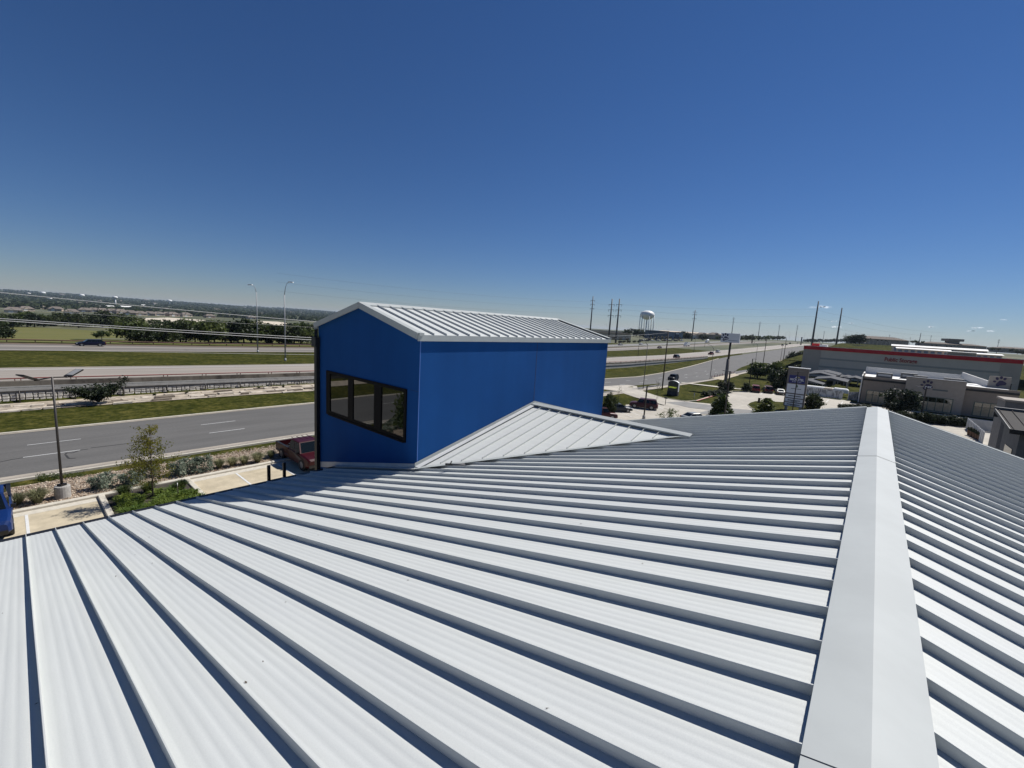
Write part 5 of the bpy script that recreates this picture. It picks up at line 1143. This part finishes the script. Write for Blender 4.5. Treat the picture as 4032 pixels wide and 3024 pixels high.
for p, yy, dm, cl, l in ((r6(340, 800), 152, (7.5, 2.3, 1.1), 'white', 'long white trailer behind the mural fence'), (r6(480, 815), 151, (6.0, 2.3, 1.0), 'white', 'white boat trailer behind the mural fence'), (r6(590, 830), 148, (2.6, 2, 1.6), 'tanwall', 'tan van roof behind the mural fence'), (r6(800, 840), 148, (3.6, 2.2, .8), 'white', 'white covered trailer next to the fence gate')):
    P = ony(p, yy); o = thing('trailer', l, 'trailer', (P.x, yy, -2.4)); M().loft([[(-dm[0]/2, -dm[1]/2, 1), (dm[0]/2, -dm[1]/2, 1), (dm[0]/2, dm[1]/2, 1), (-dm[0]/2, dm[1]/2, 1)], [(-dm[0]/2+.1, -dm[1]/2, P.z+2.2), (dm[0]/2-.1, -dm[1]/2, P.z+2.2), (dm[0]/2-.1, dm[1]/2, P.z+2.2), (-dm[0]/2+.1, dm[1]/2, P.z+2.2)], [(-dm[0]/2+.4, -dm[1]/2+.3, P.z+2.5), (dm[0]/2-.5, -dm[1]/2+.3, P.z+2.5), (dm[0]/2-.5, dm[1]/2-.3, P.z+2.5), (-dm[0]/2+.4, dm[1]/2-.3, P.z+2.5)]], sm=False).obj('body', MAT[cl], o)
    for s in (-1, 1): M().tube([(.3, s*dm[1]*.4, .4), (.3, s*dm[1]*.52, .4)], .4, 10).obj('wheel', MAT['tyre'], o)
fa, fb = gz(r6(180, 948)), gz(r6(820, 1030)); ht_ = top(r6(800, 880), gz(r6(800, 1028))).z-GZ
o = thing('mural_fence', 'pale fence painted with bare grey trees behind the car park', 'fence', fa); n = 7
for k in range(n):
    a, b = (fb-fa)*(k/n), (fb-fa)*((k+1)/n); M().prism([a+Vector((.03, 0, .1)), b+Vector((-.03, 0, .1)), b+Vector((-.03, 0, ht_)), a+Vector((.03, 0, ht_))], (0, .06, 0)).obj('panel', MAT['mural'], o); M().box((a.x, a.y+.03, ht_/2+.05), (.12, .12, ht_+.15)).obj('post', MAT['fencew'], o)
fa, fb = gz(r6(915, 1042)), gz(r6(1105, 1052)); o = thing('mural_fence', 'short painted fence panel joining the pet shop wall', 'fence', fa)
M().prism([Vector((0, 0, .1)), fb-fa+Vector((0, 0, .1)), fb-fa+Vector((0, 0, ht_*1.1)), Vector((0, 0, ht_))], (0, .06, 0)).obj('panel', MAT['mural'], o); M().box((0, .03, ht_/2), (.14, .14, ht_+.1)).obj('post', MAT['fencew'], o)
# ------------------------------------------------------------------ pet shop
yp = 138.4; f_ = lambda p, y=yp: ony(p, y)
xL = f_(r6(1190, 620)).x; xM0 = f_(r7(165, 405)).x; xM1 = f_(r7(1090, 490)).x; xR = f_(r7(1930, 630)).x; zL = f_(r6(1190, 620)).z; zM = f_(r7(600, 450)).z; zg = -2.4
ps = thing('pet_shop', 'tan stucco pet shop with papered windows and purple paw signs', 'building', (xL, yp, zg)); ox = -xL; H1 = zL-zg; H2 = zM-zg
M().bx(0, xM0+ox, 0, 22, 0, H1-.5).obj('wall', MAT['stucco'], ps); M().bx(xM1+ox, xR+ox, 0, 22, 0, H1-.5).obj('wall', MAT['stucco'], ps); M().bx(xM0+ox+.002, xM1+ox-.002, -.9, 1.2, 0, H2).obj('entrance_wall', MAT['stucco2'], ps); M().bx(xM0+ox+.002, xM1+ox-.002, 1.2, 22, 0, H1-.5).obj('wall', MAT['stucco'], ps)
M().bx(.2, xR+ox-.2, .4, 21.8, H1-.5, H1-.45).obj('flat_roof', MAT['whiteroof'], ps)
for a, b in ((0, xM0+ox-.003), (xM1+ox+.003, xR+ox)): M().bx(a, b, -.02, .3, H1-.5, H1).obj('parapet', MAT['stucco'], ps); M().bx(a, b, -.12, -.021, H1-1.0, H1-.55).obj('band', MAT['black'], ps)
M().bx(xM0+ox-.05, xM1+ox+.05, -.96, 1.25, H2, H2+.1).obj('coping', MAT['bronze'], ps)
yb_ = 21.9; zB = ony(r6(1265, 460), yp+yb_).z-zg; M().bx(0, xR+ox-6, yb_, yb_+.3, 0, zB).obj('rear_parapet', MAT['whitewall'], ps); M().bx(-.3, 0, .001, yb_+.3, 0, H1+.1).obj('side_parapet', MAT['whitewall'], ps)
Pw = ony(r7(1455, 395), yp+12); Pw2 = ony(r7(1800, 425), yp+12); M().bx(Pw.x+ox, Pw2.x+ox, 12, 12.6, 0, Pw.z-zg).obj('paw_parapet', MAT['stucco2'], ps)
M().beam((Pw.x+ox-3.5, yb_, zB-.1), (Pw.x+ox-.0, 12.3, H1+.2), .3, 1.6).obj('side_parapet', MAT['whitewall'], ps)
paw(ps, (Pw.x+Pw2.x)/2+ox+.05, (Pw.z+ony(r7(1455, 560), yp+12).z)/2-zg, 1.75, 11.9, text=False)
Pc = f_(r7(475, 545), yp-.9); paw(ps, Pc.x+ox, Pc.z-zg, 1.7, -.99)
for y0, y1, a, b in ((590, 620, 560, 795), (575, 590, 580, 790)):
    q0, q1 = f_(r7(a, y0+10), yp-.9), f_(r7(b, y1+30), yp-.9); M().bx(q0.x+ox, q1.x+ox, -.95, -.905, q1.z-zg+.1, q1.z-zg+.42).obj('sign_letters', MAT['signgreen'] if y0 == 575 else MAT['signtext'], ps); break
def shopfront(x0, x1, z0, z1, n, y):
    o = M().bx(x0-.12, x1+.12, y-.05, y-.002, z0-.12, z1+.16).obj('window', MAT['green_trim'], ps); w_ = (x1-x0)/n; zc = z0+(z1-z0)*.66
    for k in range(n):
        M().bx(x0+w_*k+.07, x0+w_*(k+1)-.07, y-.075, y-.052, zc+.08, z1).obj('pane', MAT['glass'], o); M().bx(x0+w_*k+.07, x0+w_*(k+1)-.07, y-.075, y-.052, z0, zc).obj('papered_pane', MAT['paper'], o)
zw = lambda p, y: ony(p, y).z-zg
shopfront(f_(r7(255, 720), yp-.9).x+ox, f_(r7(875, 780), yp-.9).x+ox, .35, zw(r7(880, 770), yp-.9), 5, -.9)
shopfront(f_(r6(1255, 870)).x+ox, f_(r6(1690, 900)).x+ox, .5, zw(r6(1255, 868), yp), 4, 0); shopfront(f_(r7(1215, 810)).x+ox, f_(r7(1600, 840)).x+ox, .4, zw(r7(1230, 806), yp), 3, 0)
for p, yy, s in ((r6(1560, 560), 9, (3.2, 2.2, 1.3)), (r6(1990, 545), 15, (3.2, 2.4, 1.5)), (r7(380, 372), 13, (2.6, 2, 1.2)), (r7(900, 415), 12, (3.4, 2, 1.3))):
    P = ony(p, yp+yy); u = M().box((P.x+ox, yy, H1-.45+s[2]/2), s).obj('rooftop_unit', MAT['hvac'], ps); M().box((P.x+ox, yy-s[1]/2-.02, H1-.45+s[2]*.55), (s[0]*.8, .03, s[2]*.35)).obj('grille', MAT['galv'], u)
# enclosure, planters and the dark-roofed building at the edge
o = thing('white_enclosure', 'white corrugated enclosure fence beside the dark roofed building', 'fence', (14.4, 98.2, -2.4))
for k in range(12):
    y0 = 16.6*k/12; y1 = 16.6*(k+1)/12; M().bx(.05 if k % 2 else 0, .1 if k % 2 else .05, y0, y1-.03, .05, 2.0-.02*(k % 2)).obj('panel', MAT['fencew'], o); M().bx(-.03, .13, y1-.05, y1+.05, 0, 2.1).obj('post', MAT['white'], o)
M().bx(.12, 3.4, 17.0, 17.06, .05, 2.0).obj('rear_panel', MAT['fencew'], o)
for k in range(5):
    P = gz(r7(1200+42*k, 1330+22*k)); q = thing('planter', 'terracotta planter standing in a row beside the white enclosure', 'planter', (P.x-.6, P.y, GZ), 0, 'terracotta planters'); M().tube([(0, 0, 0), (0, 0, .9), (0, 0, .95)], [.22, .30, .32], 10).obj('pot', MAT['planter'], q); put('plant', PROTO['round2'][0], q, (0, 0, .8)).scale = (.6, .6, .7)
nb = thing('neighbour_building', 'grey building with dark standing seam roof at the edge of the view', 'building', (6.9, 40, -1.1))
M().bx(.55, 24, .7, 5.0, -1.5, 8.25).obj('wall', mat('nbwall', (.16, .155, .15), .9, var=.1, scale=2), nb)
rf = M().prism([(0, 0, 8.46), (0, 5.2, 9.14), (0, 5.2, 9.0), (0, 0, 8.3)], (26, 0, 0)).obj('roof', MAT['darkroof'], nb)
for k in range(40): M().beam((.15+.62*k, .02, 8.485), (.15+.62*k, 5.15, 9.165), .03, .05).obj('seam', MAT['darkroof'], rf)
M().bx(-.03, 26, -.06, -.001, 8.2, 8.49).obj('fascia', MAT['black'], nb); M().prism([(-.04, 0, 8.3), (-.04, 5.2, 8.98), (-.04, 5.2, 9.2), (-.04, 0, 8.5)], (.038, 0, 0)).obj('rake_trim', MAT['hvac'], nb)
M().bx(.52, .549, 1.6, 3.6, 4.6, 7.0).obj('window', MAT['glass'], nb); M().bx(-.04, 26, 5.2, 5.5, 8.6, 9.3).obj('ridge_wall', MAT['hvac'], nb)
q0 = ony(r7(1585, 722), 66); M().bx(q0.x-6.9, q0.x+9, 22.5, 26, 0, q0.z+1.0).obj('rear_wing', MAT['nbwall'], nb); M().bx(q0.x-7.0, q0.x+9.1, 22.4, 26.1, q0.z+1.0, q0.z+1.18).obj('rear_roof', MAT['stucco2'], nb)
# ------------------------------------------------------------------ trees and shrubs of the lots
def pt(fn, bx, by, tp, lr, kind, name, label, cat='tree', base=None):
    B_ = base or gz(fn(bx, by)); tt = top(fn(bx, tp), B_); h = tt.z-B_.z; w0 = (top(fn(lr[1], by), B_)-top(fn(lr[0], by), B_)).length; c = PROTO[kind][0]; ext = {'cypress0': .84, 'cypress1': .95, 'round0': 1.1, 'round1': 1.35, 'round2': 1.2, 'sparse': .7, 'young': .8}.get(kind, 1.1)
    return tree(kind, name, label, B_, h*1.02, w0/(ext*h), None, None, cat)
pt(r4, 285, 1160, 745, (175, 425), 'round0', 'leafy_shrub', 'dense green tree-like shrub touching the blue tower corner', 'shrub')
pt(r4, 460, 905, 590, (400, 520), 'sparse', 'bare_sapling', 'nearly bare sapling behind the dark coupe'); pt(r4, 1130, 880, 490, (1050, 1210), 'sparse', 'bare_sapling', 'nearly bare sapling beside the monument sign')
pt(r4, 1335, 1300, 990, (1130, 1520), 'young', 'young_lot_tree', 'young leafy tree poking above the metal roof edge')
pt(r5, 390, 960, 635, (200, 575), 'cypress0', 'cypress_tree', 'dense cone-shaped green tree with a lamp rising from it'); pt(r5, 1040, 960, 700, (860, 1215), 'cypress1', 'cypress_tree', 'low cone-shaped green tree in front of the grass island')
pt(r5, 460, 600, 440, (355, 575), 'round2', 'dark_shrub', 'dark shrub at the foot of the pole sign', 'shrub'); pt(r5, 755, 595, 465, (690, 815), 'round2', 'dark_shrub', 'round dark shrub left of the red parked car', 'shrub')
pt(r5, 930, 400, 175, (765, 1090), 'round1', 'spreading_tree', 'light green spreading tree behind the parked cars'); pt(r5, 1180, 430, 165, (1080, 1330), 'round1', 'spreading_tree', 'light green tree next to the tenant sign top'); pt(r5, 1255, 570, 245, (1080, 1420), 'round2', 'dark_tree', 'large dark tree behind the silver sedan')
B_ = dep(r5(1480, 225), 150); B_.z = -2.4; pt(r5, 1480, 225, 8, (1365, 1600), 'round2', 'dark_tree', 'round dark tree at the storage building corner', base=gz(r5(1480, 228)))
pt(r5, 1600, 320, 205, (1480, 1740), 'round0', 'low_tree', 'low green tree behind the tenant sign')
pt(r5, 1725, 865, 625, (1600, 1855), 'round0', 'leafy_shrub', 'bushy green shrub right of the tenant sign', 'shrub'); pt(r6, 1820, 1250, 830, (1575, 2075), 'round2', 'dark_tree', 'large dark tree in front of the pet shop left window'); pt(r5, 2180, 850, 785, (2110, 2250), 'round2', 'dark_shrub', 'small dark shrub at the lamp by the pet shop corner', 'shrub')
for k, (x, yb, yt_, w_) in enumerate(((180, 665, 590, 70), (260, 655, 580, 70), (340, 645, 575, 70), (420, 640, 575, 60))):
    B_ = gz(r5(x, yb)); tree('round2', 'purple_shrub', 'purplish shrub in the low hedge beside the red kerb', B_, (top(r5(x, yt_), B_).z-B_.z)*1.1, 1.5, None, 'purplish shrubs by the red kerb', 'shrub').children[0].data = PROTO['round2'][0]
for k, x in enumerate((830, 920, 1010, 1130, 1230)):
    B_ = gz(r6(x, 1190)); tree('round2', 'hedge_shrub', 'dark shrub in the hedge showing above the roof ridge', B_, 1.15, 1.5, None, 'hedge shrubs above the roof ridge', 'shrub')
for k in range(13):
    B_ = gz(r7(60+85*k, 1090+8*k)); tree('round2' if k % 3 else 'round0', 'hedge_shrub', 'dark reddish shrub in the hedge along the pet shop drive', B_, random.uniform(1.5, 2.1), 1.1, None, 'hedge shrubs along the pet shop drive', 'shrub')
pt(r7, 460, 1130, 960, (380, 580), 'round0', 'leafy_shrub', 'tall green shrub beside the pet shop lamp', 'shrub')
# ------------------------------------------------------------------ far side of the highway
def fb_(name, label, fn, x0, x1, yb, yt, t, wm, rm=None, rh=0, back=18, over=.6, group=None):
    if fn in (r1, r2) and t < 400: t = min(640, depth(gt(fn((x0+x1)/2, yb))))
    a = dep(fn(x0, yb), t); b = dep(fn(x1, yb), t); zt = dep(fn(x0, yt), t).z; u = (b-a); u.z = 0; W_ = u.length; o = thing(name, label, 'building', (a.x, a.y, min(a.z, b.z)-.3), math.atan2(u.y, u.x), group); h = zt-o.location.z
    M().bx(0, W_, 0, back, -.6, h).obj('wall', MAT[wm], o)
    if rh: M().add([(-over, -over, h), (W_+over, -over, h), (W_+over, back+over, h), (-over, back+over, h), (min(back/2, W_*.3), back/2, h+rh), (W_-min(back/2, W_*.3), back/2, h+rh)], [(0, 1, 5, 4), (1, 2, 5), (2, 3, 4, 5), (3, 0, 4), (3, 2, 1, 0)]).obj('roof', MAT[rm], o)
    else: M().bx(-over, W_+over, -over, back+over, h, h+.5).obj('roof', MAT[rm or 'whiteroof'], o)
    return o, W_, h
def wins(o, W_, h, n, z0, z1, mt='glass'):
    for k in range(n): M().bx(W_*(k+.25)/n, W_*(k+.75)/n, -.12, -.01, z0, z1).obj('window', MAT[mt], o)
o, W_, h = fb_('warehouse', 'long tan warehouse beside the thick transmission poles', r1, 150, 750, 800, 690, 330, 'tanwall', 'shingle'); wins(o, W_, h, 6, 1.2, 4.5)
fb_('warehouse', 'pale flat building with white roof behind the tan warehouse', r1, 150, 640, 700, 655, 760, 'tanwall'); fb_('shop_block', 'long pale roofed retail block on the ridge', r1, 1150, 2300, 740, 678, 800, 'brickwall', 'tanwall', 2)
o, W_, h = fb_('dealership', 'dark blue glazed building left of the car display', r1, 1010, 1290, 790, 668, 350, 'bluewall', 'bluewall'); wins(o, W_, h, 5, 1.5, 5)
o, W_, h = fb_('dealership', 'blue-grey showroom with a dark entrance tower', r1, 1290, 1500, 790, 690, 345, 'blueg', 'blueg'); M().bx(W_*.45, W_*.72, -1.5, 0, -1, h+.6).obj('entrance', MAT['bluewall'], o); M().bx(W_*.48, W_*.7, -1.6, -1.51, h*.75, h*.92).obj('sign_letters', MAT['signwhite'], o); wins(o, W_, h, 3, 1, 3.5)
for x0, x1, l in ((1500, 1700, 'pale restaurant with dark hipped roof'), (1725, 1900, 'dark hipped roof restaurant behind bushes'), (1900, 2075, 'tan shop with gabled porch')):
    o, W_, h = fb_('restaurant', l+' across the highway', r1, x0, x1, 790, 725, 340, 'whitewall' if x0 != 1725 else 'brickwall', 'shingle', 3.2, 14); wins(o, W_, h, 4, 1, 3); M().add([(W_*.35, -2.5, h), (W_*.65, -2.5, h), (W_*.5, -2.5, h+2.6), (W_*.5, 6, h+2.6)], [(0, 1, 2), (0, 2, 3), (2, 1, 3)]).obj('porch_gable', MAT['shingle'], o)
o, W_, h = fb_('shop_block', 'reddish brown shop block behind the paw sign', r2, -60, 235, 800, 725, 360, 'brickwall', 'tanwall'); wins(o, W_, h, 6, .8, 3)
for k in range(15):
    x = 900+42*k; cl = ('p_grey', 'p_black', 'p_white', 'p_silver', 'p_maroon')[k*3 % 5]; P = gt(r1(x, 820+(-6 if k % 2 else 4)))
    car('display_car', 'car parked in the dealership display row across the highway', ('suv', 'sedan', 'pickup')[k % 3], cl, (P.x, P.y, P.z), 1.2+.1*(k % 3), 'car', 'dealership cars')
for x, y0, y1, w_, k in ((590, 848, 815, 1.6, 'dark0'), (650, 848, 818, 1.6, 'dark1'), (715, 848, 815, 1.6, 'dark2'), (800, 845, 815, 1.6, 'dark3'), (870, 843, 815, 1.6, 'dark0')):
    P = gt(r1(x, y0)); tree(k, 'clipped_shrub', 'dark clipped shrub in the row across the highway', P, (y0-y1)/3.687*depth(P)/FPX*1.1, w_, None, 'clipped shrubs across the highway', 'shrub')
for fn, x, y0, y1, k in ((r1, 690, 740, 655, 'oak0'), (r1, 790, 745, 650, 'dark1'), (r1, 880, 760, 655, 'oak2'), (r1, 945, 770, 690, 'dark3'), (r1, 1000, 770, 700, 'oak1'), (r1, 1330, 785, 715, 'dark0'), (r1, 1500, 785, 690, 'oak3'), (r1, 1545, 785, 700, 'dark2'), (r1, 1590, 785, 735, 'oak1'), (r1, 1780, 790, 725, 'dark1'), (r1, 1830, 790, 730, 'oak2'), (r1, 2000, 790, 755, 'mid0'), (r1, 2060, 790, 750, 'oak0')):
    t = min(620, depth(gt(fn(x, y0)))); P = dep(fn(x, y0), t); h = (y0-y1)/3.687*t/FPX; tree(k, 'shop_tree', {'oak': 'olive green tree beside the shops across the highway', 'dark': 'very dark tree beside the shops across the highway', 'mid': 'fresh green tree beside the shops across the highway'}[k[:-1]], P+Vector((0, 0, -.5)), h*1.15, 1.2, None, 'trees by the shops across the highway')
x = 500; rn = random.Random(88)
while x < 1140:
    P = dep(r2(x, 812+rn.uniform(-6, 4)-.012*(x-500)), 400+.4*(x-500)); h = rn.uniform(55, 72)/3.687*depth(P)/FPX*(1-.0004*(x-500)); tree(rn.choice(('oak0', 'oak1', 'dark2', 'mid3', 'oak3')), 'ridge_tree', 'tree in the row along the far highway verge beyond the paw sign', P, h*1.1, 1.25, None, 'trees along the far verge'); x += rn.uniform(38, 58)
x = 1440
while x < 2090:
    P = dep(r2(x, 838), 900); h = rn.uniform(30, 46)/3.687*900/FPX; tree(rn.choice(('oak0', 'oak1', 'dark2', 'dark3')), 'skyline_tree', 'distant dark tree on the skyline over the highway', P, h*1.2, 1.6, None, 'skyline trees over the highway'); x += rn.uniform(30, 50)
# billboard posts, water tower
for x0, y0, x1, y1, l in ((665, 855, 680, 730, 'thick concrete sign column on the median'), (1375, 880, 1385, 770, 'thick concrete sign column beside the merging lanes')):
    B_ = gt(r2(x0, y0)); o, h = tall(r2(x0, y0), r2(x1, y1), 'sign_column', l, 'column', .7, .7, 'steelpole', 8, B_); M().box((0, 0, h+.1), (2.2, .8, .5)).obj('cap', MAT['steelpole'], o)
t = 760; B_ = dep(r1(962, 735), t); tp_ = dep(r1(985, 380), t); Rt = 24.5/2; o = thing('water_tower', 'white elevated water tower on six legs', 'water tower', (B_.x, B_.y, B_.z-3)); h = tp_.z-B_.z+3
zc = h-8.2; prof = [(0.2, zc-8), (5, zc-7.2), (9.5, zc-4.6), (Rt, zc-.6), (Rt, zc+1.2), (11, zc+4.4), (7.5, zc+6.8), (3, zc+8), (.1, zc+8.2)]
M().loft([[(r*math.cos(2*pi*k/28), r*math.sin(2*pi*k/28), z) for k in range(28)] for r, z in prof]).obj('tank', MAT['tank'], o)
for k in range(6):
    a = 2*pi*k/6+.2; M().tube([(Rt*1.0*math.cos(a), Rt*1.0*math.sin(a), -4), (Rt*.97*math.cos(a), Rt*.97*math.sin(a), zc-.6)], .75, 8).obj('leg', MAT['tank'], o)
    b = a+pi/3
    for z in (h*.30,): M().tube([(Rt*math.cos(a), Rt*math.sin(a), z), (Rt*math.cos(b), Rt*math.sin(b), z)], .22, 5).obj('brace', MAT['tank'], o)
M().tube([(0, 0, -4), (0, 0, zc-7)], 1.1, 10).obj('riser_pipe', MAT['tank'], o)
# ------------------------------------------------------------------ behind the storage building
struct('grass_slope', M().quad((ony(r3(-60, 740), 380).x, 380, ony(r3(-60, 728), 380).z), (ony(r3(900, 790), 380).x, 380, ony(r3(900, 775), 380).z), (60, 262, 2), (-36, 262, 2)), MAT['grass'])
def whiteroofs(p0, p1, p2, y, dp, label, rise=.9):
    a, b = ony(p0, y), ony(p1, y); c = ony(p2, y); o = thing('storage_row', label, 'building', (a.x, y, c.z-3), 0); W_ = b.x-a.x; h = 3
    M().bx(0, W_, 0, dp, -8, h).obj('wall', MAT['stgrey'], o); M().add([(-.5, -.5, h), (W_+.5, -.5, h), (W_+.5, dp*.5, h+rise), (-.5, dp*.5, h+rise), (W_+.5, dp+.5, h), (-.5, dp+.5, h)], [(0, 1, 2, 3), (3, 2, 4, 5), (0, 3, 5), (1, 4, 2)]).obj('roof', MAT['whiteroof'], o)
    for k in range(8): M().bx(W_*(k+.2)/8, W_*(k+.8)/8, -.06, -.01, .2, 2.4).obj('roller_door', MAT['blueg'], o)
whiteroofs(r3(580, 757), r3(1760, 822), r3(580, 760), 330, 8, 'long low storage row with brilliant white roof', .9); whiteroofs(r3(640, 785), r3(1300, 825), r3(640, 790), 300, 10, 'storage row with white roof directly behind the red band', .6); whiteroofs(r3(1300, 840), r3(1950, 870), r3(1300, 842), 285, 10, 'storage row with white roof at the far end of the red band', .5)
o, W_, h = fb_('storage_row', 'dark walled end of the white roofed storage row', r3, 160, 640, 800, 762, 285, 'stband', 'stband', 0, 8)
def hotel(fn, x0, x1, yb, yt, t, label, rh=4):
    o, W_, h = fb_('hotel', label, fn, x0, x1, yb, yt, t, 'stucco2', 'shingle', rh, 16)
    for r_ in range(3):
        n = 12
        for k in range(n): M().bx(W_*(k+.3)/n, W_*(k+.7)/n, -.12, -.01, h*(.12+.3*r_), h*(.12+.3*r_)+h*.16).obj('window', MAT['glass'], o)
hotel(r3, 150, 780, 735, 662, 420, 'three storey grey hotel with dark hipped roof on the ridge', 2.6); hotel(r3, 1040, 1750, 775, 728, 430, 'long low hotel block behind the white storage roof', 1.6); hotel(r3, 1960, 2500, 835, 790, 430, 'low grey block at the far end of the ridge', 1.6)
B_ = dep(r3(1315, 740), 440); zt = dep(r3(1315, 680), 440).z; o = thing('squat_tower', 'squat tower block with flared top above the ridge hotel', 'building', (B_.x, B_.y, B_.z-3), .4); M().bx(-4, 4, -4, 4, 0, zt-B_.z+1).obj('shaft', MAT['stucco2'], o); M().bx(-6.2, 6.2, -6.2, 6.2, zt-B_.z+1, zt-B_.z+3.4).obj('flared_top', MAT['stucco'], o)
for x, y0, y1 in ((60, 735, 650), (120, 738, 640), (170, 735, 635), (830, 728, 700), (880, 728, 698), (950, 728, 705), (1820, 815, 785), (1900, 820, 790), (2060, 840, 800), (2130, 860, 815), (2190, 870, 830)):
    P = dep(r3(x, y0), 400); tree(rn.choice(('oak0', 'dark1', 'oak2', 'dark3')), 'hotel_tree', 'dark tree on the ridge near the hotels', P, (y0-y1)/3.151*400/FPX*1.2, 1.3, None, 'trees near the hotels')
# ------------------------------------------------------------------ small clouds low on the right
cm = bpy.data.materials.new('cloud'); cm.use_nodes = True; t_ = cm.node_tree; N = t_.nodes; bs = N.new('ShaderNodeBsdfTranslucent'); bs.inputs[0].default_value = (.95, .95, .97, 1); N.remove(N['Principled BSDF']); df_ = N.new('ShaderNodeBsdfDiffuse'); df_.inputs[0].default_value = (.95, .95, .97, 1); ms_ = N.new('ShaderNodeAddShader'); t_.links.new(bs.outputs[0], ms_.inputs[0]); t_.links.new(df_.outputs[0], ms_.inputs[1]); tp2 = N.new('ShaderNodeBsdfTransparent'); mm_ = N.new('ShaderNodeMixShader'); t_.links.new(tp2.outputs[0], mm_.inputs[1]); t_.links.new(ms_.outputs[0], mm_.inputs[2]); t_.links.new(mm_.outputs[0], N['Material Output'].inputs[0])
tcn = N.new('ShaderNodeNewGeometry'); nz = N.new('ShaderNodeTexNoise'); nz.inputs['Scale'].default_value = .02; nz.inputs['Detail'].default_value = 6; t_.links.new(tcn.outputs['Position'], nz.inputs['Vector']); rp_ = N.new('ShaderNodeValToRGB'); rp_.color_ramp.elements[0].position = .38; rp_.color_ramp.elements[1].position = .75; rp_.color_ramp.elements[1].color = (.14, .14, .14, 1); t_.links.new(nz.outputs[0], rp_.inputs[0]); t_.links.new(rp_.outputs[0], mm_.inputs[0])
rn = random.Random(99)
for fn, x0, x1, y, th in ((r2, 1530, 1825, 335, 45), (r2, 1460, 1520, 390, 16), (r2, 1815, 1915, 540, 22), (r2, 1800, 1980, 622, 26), (r2, 2070, 2150, 565, 16), (r3, 1020, 1120, 530, 22), (r3, 1490, 1640, 580, 20), (r3, 1530, 1715, 540, 18), (r3, 1750, 1850, 582, 26), (r3, 1920, 2000, 440, 16)):
    t = 7000; a, b = dep(fn(x0, y), t), dep(fn(x1, y), t); hh = th/3.5*t/FPX; m = M()
    for k in range(9):
        c = a.lerp(b, rn.uniform(.08, .92)); c.z += rn.uniform(0, .35)*hh; r_ = (b-a).length*rn.uniform(.08, .2); rz_ = hh*rn.uniform(.2, .45)
        m.loft([[(c.x+r_*math.sin(ph)*math.cos(q*2*pi/12), c.y+r_*math.sin(ph)*math.sin(q*2*pi/12), c.z-rz_*math.cos(ph)) for q in range(12)] for ph in (.15, .7, 1.3, 1.8, 2.4, 3.0)])
    o = m.obj('cloud', cm); o['label'] = 'small white cloud low over the skyline beyond the storage building'; o['category'] = 'cloud'; o['group'] = 'small clouds on the skyline'

# ------------------------------------------------------------------ the air: pale even haze
hz = M().bx(-15000, 8000, -9500, 12500, -75, 70).obj('haze', None); hz['kind'] = 'stuff'; hz['label'] = 'thin pale haze over the valley'
hm = bpy.data.materials.new('haze'); hm.use_nodes = True; N = hm.node_tree.nodes; N.remove(N['Principled BSDF']); pv = N.new('ShaderNodeVolumePrincipled'); pv.inputs['Color'].default_value = (.66, .81, 1, 1); pv.inputs['Density'].default_value = .000045; pv.inputs['Anisotropy'].default_value = .1
hm.node_tree.links.new(pv.outputs[0], N['Material Output'].inputs['Volume']); hz.data.materials.append(hm)
